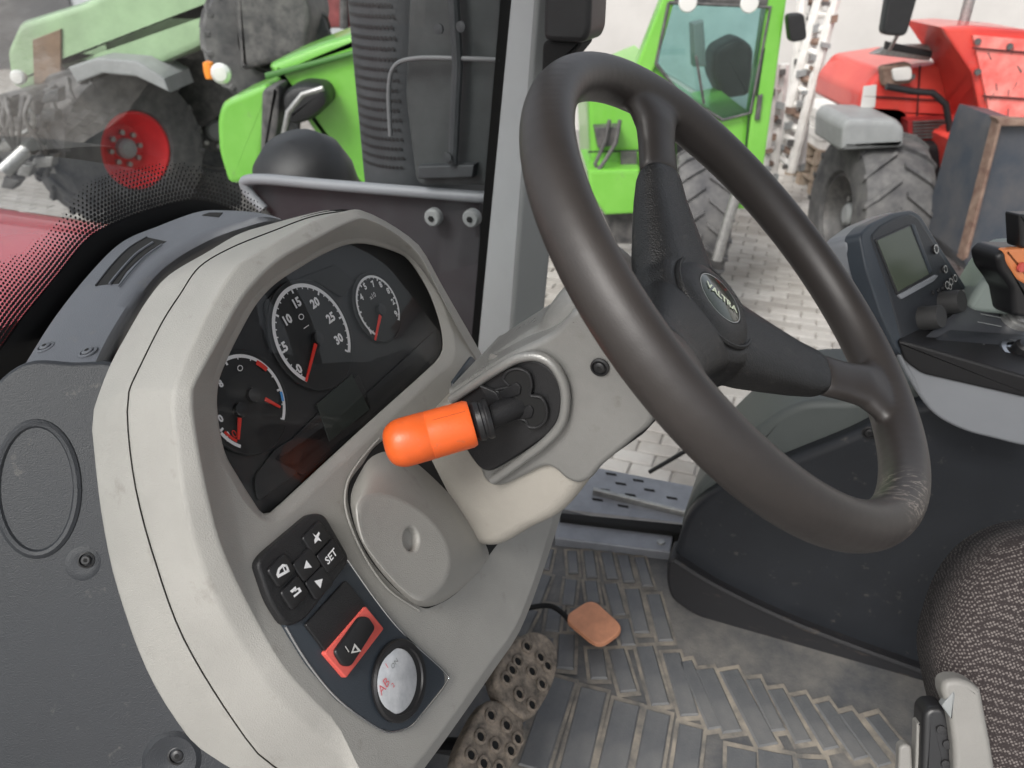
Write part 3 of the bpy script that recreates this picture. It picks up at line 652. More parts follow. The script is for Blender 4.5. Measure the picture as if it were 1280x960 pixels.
b.build('perforation', M['pod'], sh, smooth=False, kind='stuff')
Pk = [K(*p, 1.19) for p in ((512, -20), (628, -20), (622, 232), (520, 232), (506, 120))]
slab('inner_panel', rnd(Pk, .02), -R, .03, .006, mat('dark_weathered_panel', (.026, .030, .031), .55, col2=(.05, .056, .057), vscale=12), ex)
tube('guard_bar', cr([K(488, 170, 1.17), K(486, 110, 1.17), K(494, 82, 1.17), K(520, 73, 1.17), K(570, 73, 1.17), K(625, 75, 1.17)], 6, False), .0038, mat('dull_grey_tube', (.13, .135, .14), .5), ex)
tube('guard_tube', [K(566, -20, 1.17), K(572, 80, 1.17), K(566, 205, 1.17)], .009, M['stack'], ex)
for a, b_ in ((577, 33), (549, 36), (560, 196)):
    lathe('bolt', K(a, b_, 1.16), -R, [(.008, 0), (.008, .004), (.001, .005)], M['stack'], ex, n=12)
slab('bracket', [K(*p, 1.17) for p in ((522, 208), (592, 206), (590, 222), (522, 224))], -R, .02, .003, M['stack'], ex)
# engine side cover with light rail and two round bolts
ec = thing('side_cover', 'dark side cover with pale rail and two round bolts below the exhaust guard', 'panel', T(1.2, .7, 1.7))
slab('cover_plate', [K(*p, 1.22) for p in ((306, 232), (330, 226), (602, 248), (598, 440), (500, 430), (400, 330), (335, 268))], -R, .03, .006, mat('dark_maroon_panel', (.028, .023, .027), .45, col2=(.045, .045, .049), vscale=5), ec)
tube('rail', cr([K(330, 262, 1.2), K(308, 236, 1.2), K(318, 224, 1.2), K(420, 232, 1.2), K(610, 247, 1.2)], 8, False), .0105, M['lightgrey'], ec, n=14)
for a in ((541, 272), (589, 273)):
    bt = lathe('round_bolt', K(*a, 1.19), -R, [(.016, -.01), (.016, .002), (.013, .006), (.001, .007)], M['mudguard'], ec, n=24)
    lathe('bolt_socket', K(*a, 1.19)-R*.0075, -R, [(.006, 0), (.005, .002), (.001, .002)], M['gap'], bt, n=6)
rd = thing('round_work_lamp', 'black dome shaped lamp housing behind the pale rail', 'lamp', K(378, 205, 1.5))
lathe('lamp_housing', K(380, 222, 1.5), (-R*.4+U), [(.12, -.05), (.12, 0), (.105, .05), (.07, .085), (.001, .1)], M['pod'], rd, n=32)

# ================================================================== WINDSCREEN
ws = thing('windscreen', 'curved tractor windscreen with black dotted border along its lower edge', 'windscreen', T(.55, .7, 2.0))
def wsf(r, z): return .735-.62*(r-.58)**2-.13*(z-CZ+.3)      # forward distance of the glass at (r, z)
def WS(px, py, o=0.):
    d = ray(px, py); lo, hi = .2, 3.
    g_ = lambda t: d.dot(F)*t-wsf(d.dot(R)*t, CZ+d.z*t)-o
    for _ in range(60):
        m_ = (lo+hi)/2
        if g_(m_) > 0: hi = m_
        else: lo = m_
    return CAM+d*lo
rg = []
for i in range(31):
    r_ = -.1+1.29*i/30
    rg.append([T(r_, wsf(r_, z), z) for z in [CZ-.5+1.25*k/16 for k in range(17)]])
v, f = loftm(rg, False); mk('glass_pane', v, f, M['glass'], ws)
# black printed border: solid band then dots
up = cr([(-60, 500), (-30, 470), (0, 438), (28, 399), (70, 348), (112, 298), (157, 274), (197, 260), (239, 250), (270, 254), (300, 266), (340, 285)], 6, False)
lo_ = cr([(-60, 640), (-30, 620), (20, 600), (60, 560), (90, 480), (140, 400), (190, 340), (230, 310), (270, 300), (300, 300), (320, 300), (345, 300)], 6, False)
rows = [[WS(a.x+(b.x-a.x)*k/4, a.y+(b.y-a.y)*k/4, -.004) for a, b in zip(up, lo_)] for k in range(5)]
v, f = loftm(rows, False); mk('printed_band', v, f, M['frit'], ws, smooth=False)
b = MB()
bp_ = [V((p.x, p.y, 0)) for p in resample(up, 118)]; dn_ = [V((p.x, p.y, 0)) for p in resample(cr([(-80, 380), (-40, 350), (0, 330), (37, 312), (81, 266), (114, 230), (168, 211), (235, 204), (269, 214), (302, 236), (345, 276), (360, 286)], 6, False), 400)]
for i in range(1, 117):
    tg = (bp_[i+1]-bp_[i-1]).normalized(); nr = V((tg.y, -tg.x, 0))
    wd = min(((q-bp_[i]).length+abs((q-bp_[i]).dot(tg))*3) for q in dn_)
    for j in range(24):
        dist = (j+.15)*5.1; t = dist/wd
        if t > 1: break
        p = bp_[i]+nr*dist+tg*(2.7 if j % 2 else 0)
        c = WS(p.x, p.y, -.003); s_ = .0020*(1-.62*t)*(c-CAM).length/.75
        b.add([c+(R*math.cos(k2*PI/3)+U*math.sin(k2*PI/3))*s_ for k2 in range(6)], [[0, 1, 2, 3, 4, 5]])
b.build('printed_dots', M['frit'], ws, smooth=False, kind='stuff')
# black edge strip at the pillar
rows = []
for k in range(15):
    t = k/14; y_ = -40+560*t
    rows.append([WS(x_, y_, -.004) for x_ in (629-48*t, 634-47*t, 640-40*t, 646-38*t, 654-30*t)])
v, f = loftm(rows, False); mk('edge_band', v, f, M['frit'], ws, smooth=False)
# right A-pillar
ap = thing('cab_pillar', 'grey plastic covered cab pillar right of the windscreen', 'pillar', T(1.14, .5, 1.2))
def pil(name, a0, a1, r0, r1, m, d=.05):
    P = [K(a0[0], -40, r0), K(a1[0], -40, r1), K(a1[1], 520, r1), K(a0[1], 520, r0)]
    n_ = (P[1]-P[0]).cross(P[3]-P[0]).normalized()
    if n_.dot(CAM-P[0]) < 0: n_ = -n_
    slab(name, P, n_, d, .006, m, ap)
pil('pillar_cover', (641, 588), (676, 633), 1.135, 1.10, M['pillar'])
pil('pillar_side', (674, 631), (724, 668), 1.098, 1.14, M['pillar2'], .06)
vb = thing('pillar_bracket', 'black plastic block on the grey pillar above the steering wheel', 'bracket', K(706, 20, 1.05))
slab('block', rnd([K(*p, 1.05) for p in ((680, -30), (740, -30), (737, 40), (730, 54), (678, 52))], .012), -R, .07, .008, M['pod'], vb)
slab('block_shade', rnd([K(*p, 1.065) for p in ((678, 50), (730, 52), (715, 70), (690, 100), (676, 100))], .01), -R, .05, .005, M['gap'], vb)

# ================================================================== SILL AND STEPS ON THE FAR SIDE
si = thing('door_sill', 'grey metal door sill strip with one screw at the mat edge', 'sill', Z(768, 668, FZ))
slab('sill_bar', [Z(*p, FZ+.02) for p in ((694, 646), (842, 668), (838, 690), (694, 672))], U, .03, .004, M['alu'], si)
lathe('screw', Z(826, 678, FZ+.02), U, [(.008, 0), (.007, .003), (.001, .0035)], M['steel'], si, n=12)
slab('rubber_seal', [Z(*p, FZ+.03) for p in ((700, 640), (856, 655), (856, 667), (700, 648))], U, .05, .004, M['gap'], si)
st = thing('entry_step', 'grey perforated metal step outside the door sill', 'step', Z(800, 620, FZ-.12))
sp = [Z(*p, FZ-.14) for p in ((735, 582), (880, 610), (868, 655), (700, 636))]
slab('step_plate', sp, U, .02, .003, M['alu'], st)
slab('step_edge', [Z(*p, FZ-.125) for p in ((742, 608), (870, 640), (869, 643), (741, 612))], U, .015, .003, M['steel'], st)
for a, b_ in ((764, 592), (776, 604), (798, 600), (756, 612), (788, 618), (747, 624), (779, 632), (812, 612), (820, 632), (840, 622)):
    slab('slot', [Z(a+dx, b_+dy, FZ-.1385) for dx, dy in ((-7, -2), (6, 0), (7, 2.5), (-6, .5))], U, .002, .0005, M['gap'], st, smooth=False)
wp = tag(tube('wiper_arm', [K(812, 590, 1.3), K(853, 566, 1.3), K(936, 519, 1.3), K(1010, 478, 1.3)], .0045, M['black']), 'thin black wiper arm crossing the paving behind the wheel rim', 'wiper arm')

# ================================================================== DASHBOARD
da = thing('dashboard', 'cream dashboard pod with two-piece rim around the instruments', 'dashboard', D(400, 700, 0))
N4 = 26
def loop(A2E, E2G, G2C, C2B, B2A):
    segs = [A2E, E2G, G2C, C2B, B2A]; allp = []; idx = []
    for s in segs: idx.append(len(allp)); allp += s
    m = len(allp); c = cr([(*p, 0) for p in allp], 8, True); out = []
    for k in range(5):
        i0 = idx[k]*8; i1 = idx[k+1]*8 if k < 4 else m*8
        seg = [c[i % (m*8)] for i in range(i0, i1+1)]; out += resample(seg, N4)
    return out
L4 = loop([(458, 305), (494, 315), (512, 327), (534, 362), (548, 399), (553, 427)], [(550, 444), (536, 460), (446, 541), (345, 634)], [(329, 642), (315, 624), (300, 600), (281, 565), (272, 517)],
          [(273, 480), (283, 451), (299, 418)], [(320, 381), (344, 355), (376, 334), (400, 320), (430, 307)])
L4b = loop([(458, 298), (498, 310), (518, 324), (543, 358), (560, 398), (569, 432)], [(562, 456), (540, 474), (452, 556), (410, 595), (360, 642)], [(334, 652), (308, 630), (290, 600), (272, 565), (264, 517)],
           [(266, 480), (276, 448), (292, 414)], [(314, 376), (340, 350), (373, 328), (400, 312), (430, 300)])
L3 = loop([(456, 273), (494, 291), (524, 318), (545, 357), (575, 415), (597, 452), (640, 520), (680, 575)], [(693, 620), (688, 660), (650, 772), (612, 830), (520, 956)],
          [(470, 990), (424, 910), (400, 884), (353, 832), (307, 750), (277, 684), (262, 629), (250, 572), (242, 519)], [(241, 490), (252, 465), (278, 418), (300, 378)], [(322, 350), (353, 322), (400, 296), (430, 280)])
L2 = loop([(450, 262), (480, 275), (502, 289), (526, 309), (553, 357), (582, 407), (608, 451), (650, 512), (690, 570)], [(703, 618), (698, 656), (656, 776), (620, 835), (530, 962)],
          [(480, 1020), (425, 946), (371, 893), (333, 852), (274, 756), (245, 685), (229, 619), (222, 565), (215, 518)], [(216, 490), (224, 465), (245, 418), (269, 371)], [(294, 334), (322, 315), (381, 281), (400, 273), (427, 265)])
L1 = loop([(444, 268), (476, 285), (498, 300), (518, 318), (545, 362), (572, 412), (596, 460), (640, 530), (680, 580)], [(690, 618), (684, 656), (645, 772), (605, 832), (520, 950)],
          [(450, 1010), (344, 958), (297, 907), (230, 797), (192, 692), (173, 622), (164, 568), (160, 519)], [(162, 490), (175, 460), (203, 404), (226, 368)], [(250, 334), (290, 310), (345, 288), (385, 273), (420, 266)])
L0 = loop([(436, 272), (470, 290), (492, 306), (512, 325), (538, 370), (565, 420), (586, 470), (630, 540), (670, 590)], [(680, 620), (672, 656), (632, 768), (590, 830), (510, 940)],
          [(400, 1075), (320, 1020), (263, 958), (192, 855), (148, 740), (127, 644), (116, 548), (115, 530)], [(117, 512), (136, 460), (161, 413), (186, 372)], [(212, 343), (259, 315), (297, 293), (334, 281), (400, 264), (420, 264)])
n5 = N4*5
def ofs(key):
    """key offsets at the anchors A,E,G,C,B -> smooth per-vertex offsets"""
    out = []
    for k in range(5):
        a, b = key[k], key[(k+1) % 5]
        for i in range(N4):
            t = i/N4; t = t*t*(3-2*t) if k not in (0, 2) else (min(1, t*1.8) if k == 0 else max(0, t*1.8-.8)); out.append(a+(b-a)*t)
    return out
def ring3(L, key): return [D(p.x, p.y, o) for p, o in zip(L, ofs(key))]
r4in = ring3(L4, (-.004, -.004, -.004, -.004, -.004)); r4 = ring3(L4, (.006, .006, .006, .006, .006))
r4b = ring3(L4b, (.011, .011, .011, .011, .011)); r3 = ring3(L3, (.034, .0115, .0115, .034, .034)); r2 = ring3(L2, (.026, .002, .002, .026, .026))
r1 = ring3(L1, (-.028,)*5); r1d = ring3(L1, (-.045,)*5)
rr = soft([r4in, r4, r4b, r3, r2, r1, r1d], .25)
v, f = loftm(rr, True); mk('bezel_front', v, f, M['cream'], da, sharp=60, wn=True)
def outpx(L, G): 
    c = V((400, 620, 0)); return [p+(p-c).normalized()*G for p in L]
q1d = ring3(outpx(L1, 1.4), (-.045,)*5); q1 = ring3(outpx(L1, 1.5), (-.029,)*5); q0 = ring3(L0, (-.082,)*5); q00 = ring3(outpx(L0, -6), (-.15,)*5)
v, f = loftm(soft([q1d, q1, q0, q00], .25), True); mk('bezel_rear', v, f, M['cream'], da, sharp=60, wn=True)
gg = ring3(outpx(L1, 4), (-.05,)*5); mk('bezel_gap', gg, [list(range(n5))], M['gap'], da, smooth=False)
# black plate painting the shadowed gap round the column boss; no opening is cut
gap_shade = cr([(p[0], p[1], 0) for p in ((478, 552), (455, 580), (438, 606), (440, 642), (459, 690), (490, 730), (526, 758), (545, 757), (575, 738), (612, 694), (640, 640), (600, 560), (540, 520))], 6)
slab('column_gap_shade', [D(p.x, p.y, .0128) for p in gap_shade], ND, .006, .0008, M['gap'], da, smooth=False)
tube('opening_lip', [D(p.x, p.y, .0128) for p in cr([(474, 548, 0), (450, 576, 0), (434, 604, 0), (433, 640, 0), (454, 692, 0), (485, 736, 0), (524, 763, 0)], 6, False)], .0010, M['cream'], da)
# small black switch blank at the right edge of the bezel
slab('blank_cap', rnd([D(*p, .0135) for p in ((565, 478), (590, 444), (604, 462), (597, 474), (570, 492))], .004), ND, .006, .0015, M['bluegrey'], da)

# ---- instrument cluster
ic = thing('instrument_cluster', 'black instrument cluster with three round dials and dark displays', 'instrument cluster', D(410, 470, 0))
UX = R.copy(); UY = ND.cross(UX).normalized()
if UY.z < 0: UY = -UY
mk('cluster_face', [D(p.x, p.y, -.003) for p in outpx(L4, 3)], [list(range(n5))], M['dial2'], ic, smooth=False)
mk('cluster_lens', [D(p.x, p.y, .0045) for p in outpx(L4, 1)], [list(range(n5))], M['lens'], ic, smooth=False)
slab('display_panel', rnd([D(*p, -.0005) for p in ((340, 574), (448, 466), (466, 510), (456, 520), (382, 596))], .006), ND, .002, .0006, M['pod'], ic)
slab('display_window', [D(*p, .0002) for p in ((396, 505), (440, 468), (462, 512), (412, 552))], ND, .001, .0003, M['lcd'], ic, smooth=False)
slab('lower_visor', rnd([D(*p, -.0005) for p in ((322, 628), (318, 596), (345, 560), (450, 500), (545, 412), (548, 440), (446, 536))], .006), ND, .0015, .0006, M['dial2'], ic)
slab('upper_visor', rnd([D(*p, -.0005) for p in ((330, 378), (352, 356), (420, 330), (444, 352), (428, 372), (392, 350), (350, 366), (336, 420))], .004), ND, .0015, .0006, M['dial'], ic)
def ang(px, py, c):
    d = D(px, py)-c; return math.atan2(d.dot(UY), d.dot(UX))
def gauge(cx, cy, rad, start, end, needle, nums, ticks, label, numsize, icon=None, cw=True, pivot=None):
    c = D(cx, cy, 0)
    def P(r_, a, o=.0012): return c+UX*(r_*math.cos(a))+UY*(r_*math.sin(a))+ND*o
    gr = mk('gauge', [P(rad*1.07, 2*PI*i/48, .0004) for i in range(48)], [list(range(48))], M['dial'], ic, smooth=False, label=label)
    a0 = ang(*start, c); a1 = ang(*end, c)
    while a1 > a0: a1 -= 2*PI
    b = MB(); n = 64
    for i in range(n):
        t0, t1 = a0+(a1-a0)*i/n, a0+(a1-a0)*(i+1)/n
        b.add([P(rad, t0), P(rad, t1), P(rad*.925, t1), P(rad*.925, t0)], [[0, 1, 2, 3]])
    for i in range(ticks+1):
        t = a0+(a1-a0)*i/ticks; w = .0005 if i % 5 else .0009; l = .85 if i % 5 == 0 else .89
        e = V((0, 0, 0))+UX*(-math.sin(t))*w+UY*math.cos(t)*w
        b.add([P(rad*.95, t)+e, P(rad*.95, t)-e, P(rad*l, t)-e, P(rad*l, t)+e], [[0, 1, 2, 3]])
    b.build('scale', M['white'], gr, smooth=False)
    for nd in needle:
        p0 = D(*nd[0], .0035); p1 = D(*nd[1], .0035); d = (p1-p0).normalized(); s = ND.cross(d)
        slab('needle', [p0-s*.0016, p1-s*.0009, p1+s*.0009, p0+s*.0016], ND, .001, .0002, M['needle'], gr, smooth=False)
        lathe('needle_hub', D(*nd[2], .001), ND, [(.006, 0), (.0055, .003), (.001, .0035)], M['black'], gr, n=20)
    for s, x, y in nums:
        text('numeral', s, D(x, y, .0012), UX, UY, numsize, M['white'], gr, bold=.045)
    return gr, P, c
C5 = lambda x, y: (240+x/2.526, 280+y/2.526)
g, P, c = gauge(*C5(380, 349), .0440, C5(358, 508), C5(498, 408), [(C5(392, 378), C5(362, 496), C5(394, 362))],
      [('0', *C5(338, 458)), ('5', *C5(293, 388)), ('10', *C5(300, 304)), ('15', *C5(330, 250)), ('20', *C5(388, 250)), ('25', *C5(438, 297)), ('30', *C5(463, 364))], 30,
      'largest dial, numbered from 0 to 30, red needle at 0', .0105)
v, f = loftm([[D(*C5(345+9*s_*math.cos(t*PI/6), 293+10*s_*math.sin(t*PI/6)), .0013) for t in range(12)] for s_ in (1., .72)], True); mk('engine_symbol', v, f, M['white'], g, smooth=False)
text('engine_symbol_line', '_', D(*C5(350, 306), .0013), UX, UY, .014, M['white'], g)
g, P, c = gauge(*C5(586, 262), .0305, C5(580, 374), C5(662, 312), [(C5(596, 288), C5(580, 366), C5(594, 272))],
      [('1', *C5(531, 292)), ('4', *C5(535, 232)), ('5', *C5(546, 198)), ('7', *C5(571, 190)), ('8', *C5(595, 192)), ('8', *C5(619, 212)), ('2', *C5(634, 246)), ('9', *C5(644, 284)), ('1', *C5(561, 340))], 24,
      'smaller right dial with red needle pointing down', .0080)
text('speed_symbol', 'x10', D(*C5(570, 228), .0013), UX, UY, .0068, M['white'], g)
g, P, c = gauge(*C5(172, 562), .0365, C5(86, 655), C5(272, 612), [(C5(232, 552), C5(280, 578), C5(190, 542)), (C5(152, 612), C5(148, 680), C5(150, 588))],
      [('8', *C5(90, 505)), ('0', *C5(90, 615)), ('H', *C5(112, 672))], 12, 'left dial with two red needles for fuel and temperature', .0075)
v, f = loftm([[D(*C5(152+9*s_*math.cos(t*PI/6), 455+10*s_*math.sin(t*PI/6)), .0013) for t in range(12)] for s_ in (1., .72)], True); mk('engine_symbol', v, f, M['white'], g, smooth=False)
b = MB()
rc = D(*C5(172, 562))
def arc(rad, a, bb, w, n=12):
    aa, ab = ang(*a, rc), ang(*bb, rc)
    while ab > aa: ab -= 2*PI
    m_ = MB()
    for i in range(n):
        t0, t1 = aa+(ab-aa)*i/n, aa+(ab-aa)*(i+1)/n
        Q = lambda r_, t: rc+UX*(r_*math.cos(t))+UY*(r_*math.sin(t))+ND*.0016
        m_.add([Q(rad, t0), Q(rad, t1), Q(rad-w, t1), Q(rad-w, t0)], [[0, 1, 2, 3]])
    return m_
arc(.0352, C5(200, 435), C5(232, 462), .004).build('red_zone', M['needle'], g, smooth=False)
arc(.0352, C5(262, 535), C5(276, 560), .0025).build('blue_zone', mat('blue_print', (.08, .35, .8), .5), g, smooth=False)
# bottom arc with red end
c0 = rc; m_ = MB()
for i in range(12):
    aa, ab = ang(*C5(150, 700), rc), ang(*C5(92, 655), rc)
    while ab > aa: ab -= 2*PI
    t0, t1 = aa+(ab-aa)*i/12, aa+(ab-aa)*(i+1)/12; Q = lambda r_, t: rc+UX*(r_*math.cos(t))+UY*(r_*math.sin(t))+ND*.0016
    m_.add([Q(.0365, t0), Q(.0365, t1), Q(.0340, t1), Q(.0340, t0)], [[0, 1, 2, 3]])
m_.build('fuel_scale', M['white'], g, smooth=False)
arc(.0335, C5(140, 680), C5(104, 650), .0022, 8).build('red_fuel_zone', M['needle'], g, smooth=False)
text('numeral', '0', D(*C5(134, 664), .0013), UX, UY, .009, M['needle'], g)

# recessed rings round the dials
for (cx_, cy_), rad_ in ((C5(380, 349), .0475), (C5(586, 262), .0335), (C5(172, 562), .0395)):
    c_ = D(cx_, cy_, -.0005); v, f = tubem([c_+(UX*math.cos(t)+UY*math.sin(t))*rad_ for t in [2*PI*k/48 for k in range(49)]], .0011, 8)
    mk('dial_surround', v, f, M['dial2'], ic)
# ---- switch panel
S3 = lambda x, y: (300+x/2.824, 620+y/2.824)
sw = thing('switch_panel', 'dark switch panel let into the lower cream dashboard', 'switch panel', D(*S3(400, 450), .01))
lowp = [(115, 380), (225, 430), (300, 300), (378, 225), (480, 370), (580, 490), (722, 622), (726, 662), (640, 772), (600, 815), (550, 832), (490, 822), (350, 722), (240, 592), (160, 462)]
low = rnd([D(*S3(*p), .0150) for p in lowp], .006, 3); slab('panel_base', low, ND, .006, .001, M['bluegrey'], sw)
trim = [(160, 462), (240, 592), (350, 722), (490, 822), (550, 832), (600, 815), (640, 772), (726, 662), (722, 622), (580, 490), (480, 370), (378, 225)]
tube('chrome_trim', cr([D(*S3(x_, y_), .0146) for x_, y_ in trim], 5, False), .0009, M['chrome'], sw, n=8)
keyp = rnd([D(*S3(*p), .0185) for p in ((62, 240), (85, 205), (255, 60), (300, 62), (385, 210), (382, 240), (230, 440), (165, 465), (105, 370))], .008, 4)
slab('keypad_base', keyp, ND, .010, .0025, M['pod'], sw)
e1 = V((31, -32)); e2 = V((21, 33))
def key(cx, cy, sc=1.):
    P = [S3(cx+a*e1.x*sc+b_*e2.x*sc, cy+a*e1.y*sc+b_*e2.y*sc) for a, b_ in ((-1, -1), (1, -1), (1, 1), (-1, 1))]
    fr = slab('button', rnd([D(*p, .0208) for p in P], .0035, 4), ND, .004, .0012, M['black'], sw)
    return fr
def sym(par, polys):
    b = MB()
    for P in polys: b.add([D(*S3(*p), .0212) for p in P], [list(range(len(P)))])
    b.build('symbol', M['white'], par, smooth=False)
EX = (D(*S3(170, 240), .02)-D(*S3(130, 285), .02)).normalized(); EY = ND.cross(EX).normalized()
k = key(150, 263); 
sym(k, [[(128, 278), (134, 256), (150, 240), (166, 242), (168, 250), (152, 250), (141, 262), (138, 276)], [(128, 278), (138, 276), (172, 258), (176, 266), (134, 290)], [(166, 242), (176, 266), (168, 268), (160, 246)], [(150, 252), (154, 250), (162, 268), (157, 270)]])
k = key(196, 342); sym(k, [[(176, 336), (196, 318), (200, 330), (184, 342)], [(190, 332), (210, 322), (218, 336), (192, 358), (188, 352), (208, 336), (204, 330), (194, 338)]])
k = key(238, 243); sym(k, [[(226, 256), (234, 226), (254, 252)]])
k = key(282, 308); sym(k, [[(262, 300), (292, 292), (284, 326)]])
k = key(272, 148); sym(k, [[(256, 132), (268, 140), (278, 126), (282, 132), (277, 145), (288, 160), (276, 156), (264, 168), (262, 156), (266, 146)]])
k = key(322, 212); text('symbol', 'SET', D(*S3(321, 214), .0212), EX, EY if EY.z > 0 else -EY, .0085, M['white'], k, bold=.02)
slab('blank_switch', rnd([D(*S3(*p), .0175) for p in ((232, 455), (375, 297), (446, 384), (304, 552))], .002), ND, .005, .001, M['pod'], sw)
hz = slab('hazard_switch', rnd([D(*S3(*p), .0195) for p in ((445, 388), (510, 468), (376, 644), (300, 555))], .002), ND, .006, .0012, M['redframe'], sw)
slab('rocker', rnd([D(*S3(*p), .0225) for p in ((335, 550), (425, 425), (455, 425), (482, 465), (395, 602), (365, 600))], .004), ND, .005, .0016, M['black'], hz)
text('symbol', 'I', D(*S3(378, 542), .0230), EX, EY, .009, M['lampglass'], hz)
tri = [S3(392, 556), S3(404, 520), S3(428, 548)]; tr2 = [S3(400, 548), S3(406, 532), S3(416, 546)]
v, f = loftm([[D(*p, .0230) for p in tri], [D(*p, .0230) for p in tr2]], True); mk('symbol', v, f, M['lampglass'], hz, smooth=False)
rk = D(*S3(560, 650), .016)
ig = lathe('round_socket', rk, ND, [(.0325, 0), (.0325, .0022), (.0310, .0040), (.0265, .0044), (.0255, .0030), (.001, .0030)], M['black'], sw, n=40)
lathe('socket_cap', D(*S3(556, 652), .0200), ND, [(.0252, -.003), (.0250, -.0004), (.0235, .0004), (.001, .0008)], mat('silver_sticker', (.48, .50, .52), .35, metal=.35, col2=(.72, .73, .75), vscale=60), ig, n=40)
pnk = mat('red_print', (.65, .16, .18), .5)
for (a, b_, sz, tx) in ((518, 600, .007, '1'), (545, 592, .006, 'ON'), (508, 672, .011, 'AB'), (540, 668, .006, '2')):
    text('print', tx, D(*S3(a, b_), .0211), UX, UY, sz, pnk if tx != 'ON' else M['mudguard'], ig)

# ================================================================== GREY SIDE PANEL AND TOP COVER (left)
pa, pb, pc = D(140, 480, -.095), D(200, 860, -.095), D(0, 640, -.165)
NPL = (pb-pa).cross(pc-pa).normalized()
if NPL.dot(CAM-pa) < 0: NPL = -NPL
def PL(px, py, o=0.): return hit(px, py, pa+NPL*o, NPL)
sp_ = thing('kick_panel', 'dark grey plastic side panel left of the cream dashboard', 'panel', PL(80, 700))
out = cr([(x, y, 0) for x, y in ((30, 452), (90, 452), (150, 455), (180, 500), (190, 640), (215, 760), (270, 890), (330, 1000), (330, 1100), (100, 1120), (-80, 1100), (-90, 860), (-80, 680), (-50, 560), (-16, 490))], 5)
out = [PL(p.x, p.y) for p in out]
slab('panel_shell', out, NPL, .06, .005, M['darkgrey'], sp_, seg=3)
# embossed oval ring
em = [PL(46+51*math.cos(2*PI*i/40), 611+82*math.sin(2*PI*i/40), 0) for i in range(40)]
v, f = tubem([p-NPL*.0022 for p in em+[em[0]]], .0042, 10); mk('embossed_ring', v, f, M['darkgrey'], sp_)
def screw(par, c, n_, r_=.005, m=None):
    s = lathe('screw', c, n_, [(r_*1.7, -.001), (r_*1.7, .0006), (r_*1.35, .0012), (r_*1.15, -.0004), (r_, -.0004), (r_, .0016), (r_*.8, .0022), (.0001, .0023)], m or M['black'], par, n=24)
    lathe('screw_socket', c+n_*.0022, n_, [(r_*.45, 0), (r_*.42, .0004), (.0001, .0004)], M['gap'], s, n=6)
screw(sp_, PL(108, 700, .0005), NPL, .0036); screw(sp_, PL(222, 944, .0005), NPL, .0042)
lathe('screw_boss', PL(104, 704, -.0005), NPL, [(.014, 0), (.011, .0012), (.007, .0008), (.0001, .0006)], M['darkgrey'], sp_, n=28)
lathe('screw_boss', PL(215, 950, -.0005), NPL, [(.022, 0), (.018, .003), (.009, .002), (.0001, .0006)], M['darkgrey'], sp_, n=28)

ca, cb, cc = D(136, 468, -.088), D(330, 285, -.088), D(28, 461, -.185)
NPC = (cb-ca).cross(cc-ca).normalized()
if NPC.dot(CAM-ca) < 0: NPC = -NPC
def PC(px, py, o=0.): return hit(px, py, ca+NPC*o, NPC)
cv = thing('top_cover', 'mid grey dash top cover with slotted air vents beside the windscreen', 'cover', PC(150, 360))
q2 = lambda L: resample(cr([(a, b_, 0) for a, b_ in L], 8, False), 60)+[V((*L[-1], 0))]
cA = q2([(28, 461), (67, 399), (112, 342), (152, 303), (197, 283), (247, 265), (281, 263), (325, 266), (350, 273)])
cB = q2([(112, 470), (130, 430), (156, 386), (184, 346), (218, 317), (260, 294), (300, 280), (330, 272), (352, 275)])
cC = q2([(134, 472), (156, 432), (184, 386), (212, 350), (242, 328), (284, 306), (318, 294), (340, 288), (360, 280)])
def cl(a, b_, t, o, dx=0, dy=0): return [PC(p.x*(1-t)+q.x*t+dx, p.y*(1-t)+q.y*t+dy, o) for p, q in zip(a, b_)]
rows = [cl(cA, cB, 0, -.06), cl(cA, cB, 0, -.0015), cl(cA, cB, .03, 0), cl(cA, cB, .4, .0008), cl(cA, cB, .8, .0003), cl(cA, cB, 1, -.0012), cl(cB, cC, .3, -.005), cl(cB, cC, .6, -.012), cl(cB, cC, .85, -.022), cl(cB, cC, 1, -.06)]
v, f = loftm(rows, False)
endf = [i*len(rows[0]) for i in range(len(rows))]; f.append(endf)
mk('cover_shell', v, f, M['cover'], cv, sharp=50)
screw(cv, PC(57, 434, .0004), NPC, .0045, M['cover']); screw(cv, PC(110, 440, .0004), NPC, .0045, M['cover'])
C1 = lambda x, y: (100+x/4.267, 240+y/4.267)
vent = thing('air_vent', 'slotted black air vent in the grey cover', 'vent', PC(160, 325, .001))
vo = [PC(*C1(*p), .0012) for p in ((85, 498), (170, 390), (260, 300), (358, 240), (460, 262), (380, 305), (300, 370), (245, 425), (205, 486))]
slab('vent_well', vo, NPC, .003, .0004, M['gap'], vent, smooth=False)
v1 = [C1(*p) for p in ((158, 490), (215, 420), (300, 330), (390, 268))]
for dx, wd in ((0, .0013), (11, .0009)):
    pp = cr([PC(x_+dx, y_+dx*.25, .0022) for x_, y_ in v1], 6, False); tube('vent_slat', pp, wd, M['cover'], vent, n=6)
tube('vent_frame', cr([PC(*C1(*p), .0015) for p in ((85, 498), (170, 390), (260, 300), (358, 240))], 5, False), .0010, M['black'], vent, n=6)
vent2 = tag(slab('defroster_vent', [PC(*C1(*p), .0012) for p in ((650, 122), (690, 108), (760, 108), (740, 134))], NPC, .003, .0004, M['gap'], smooth=False), 'small far defroster slot near the tip of the grey cover', 'vent')

# ================================================================== STEERING COLUMN
KA = (-F*.686+U*.727).normalized()      # column axis, towards the wheel
RC = .575                               # column centre in R
KV = (F*.727+U*.686).normalized()
S4 = lambda x, y: (420+x/3.2, 400+y/3.2)
co = thing('steering_column', 'cream and pale grey steering column housing under the wheel', 'steering column', K(650, 560, RC))
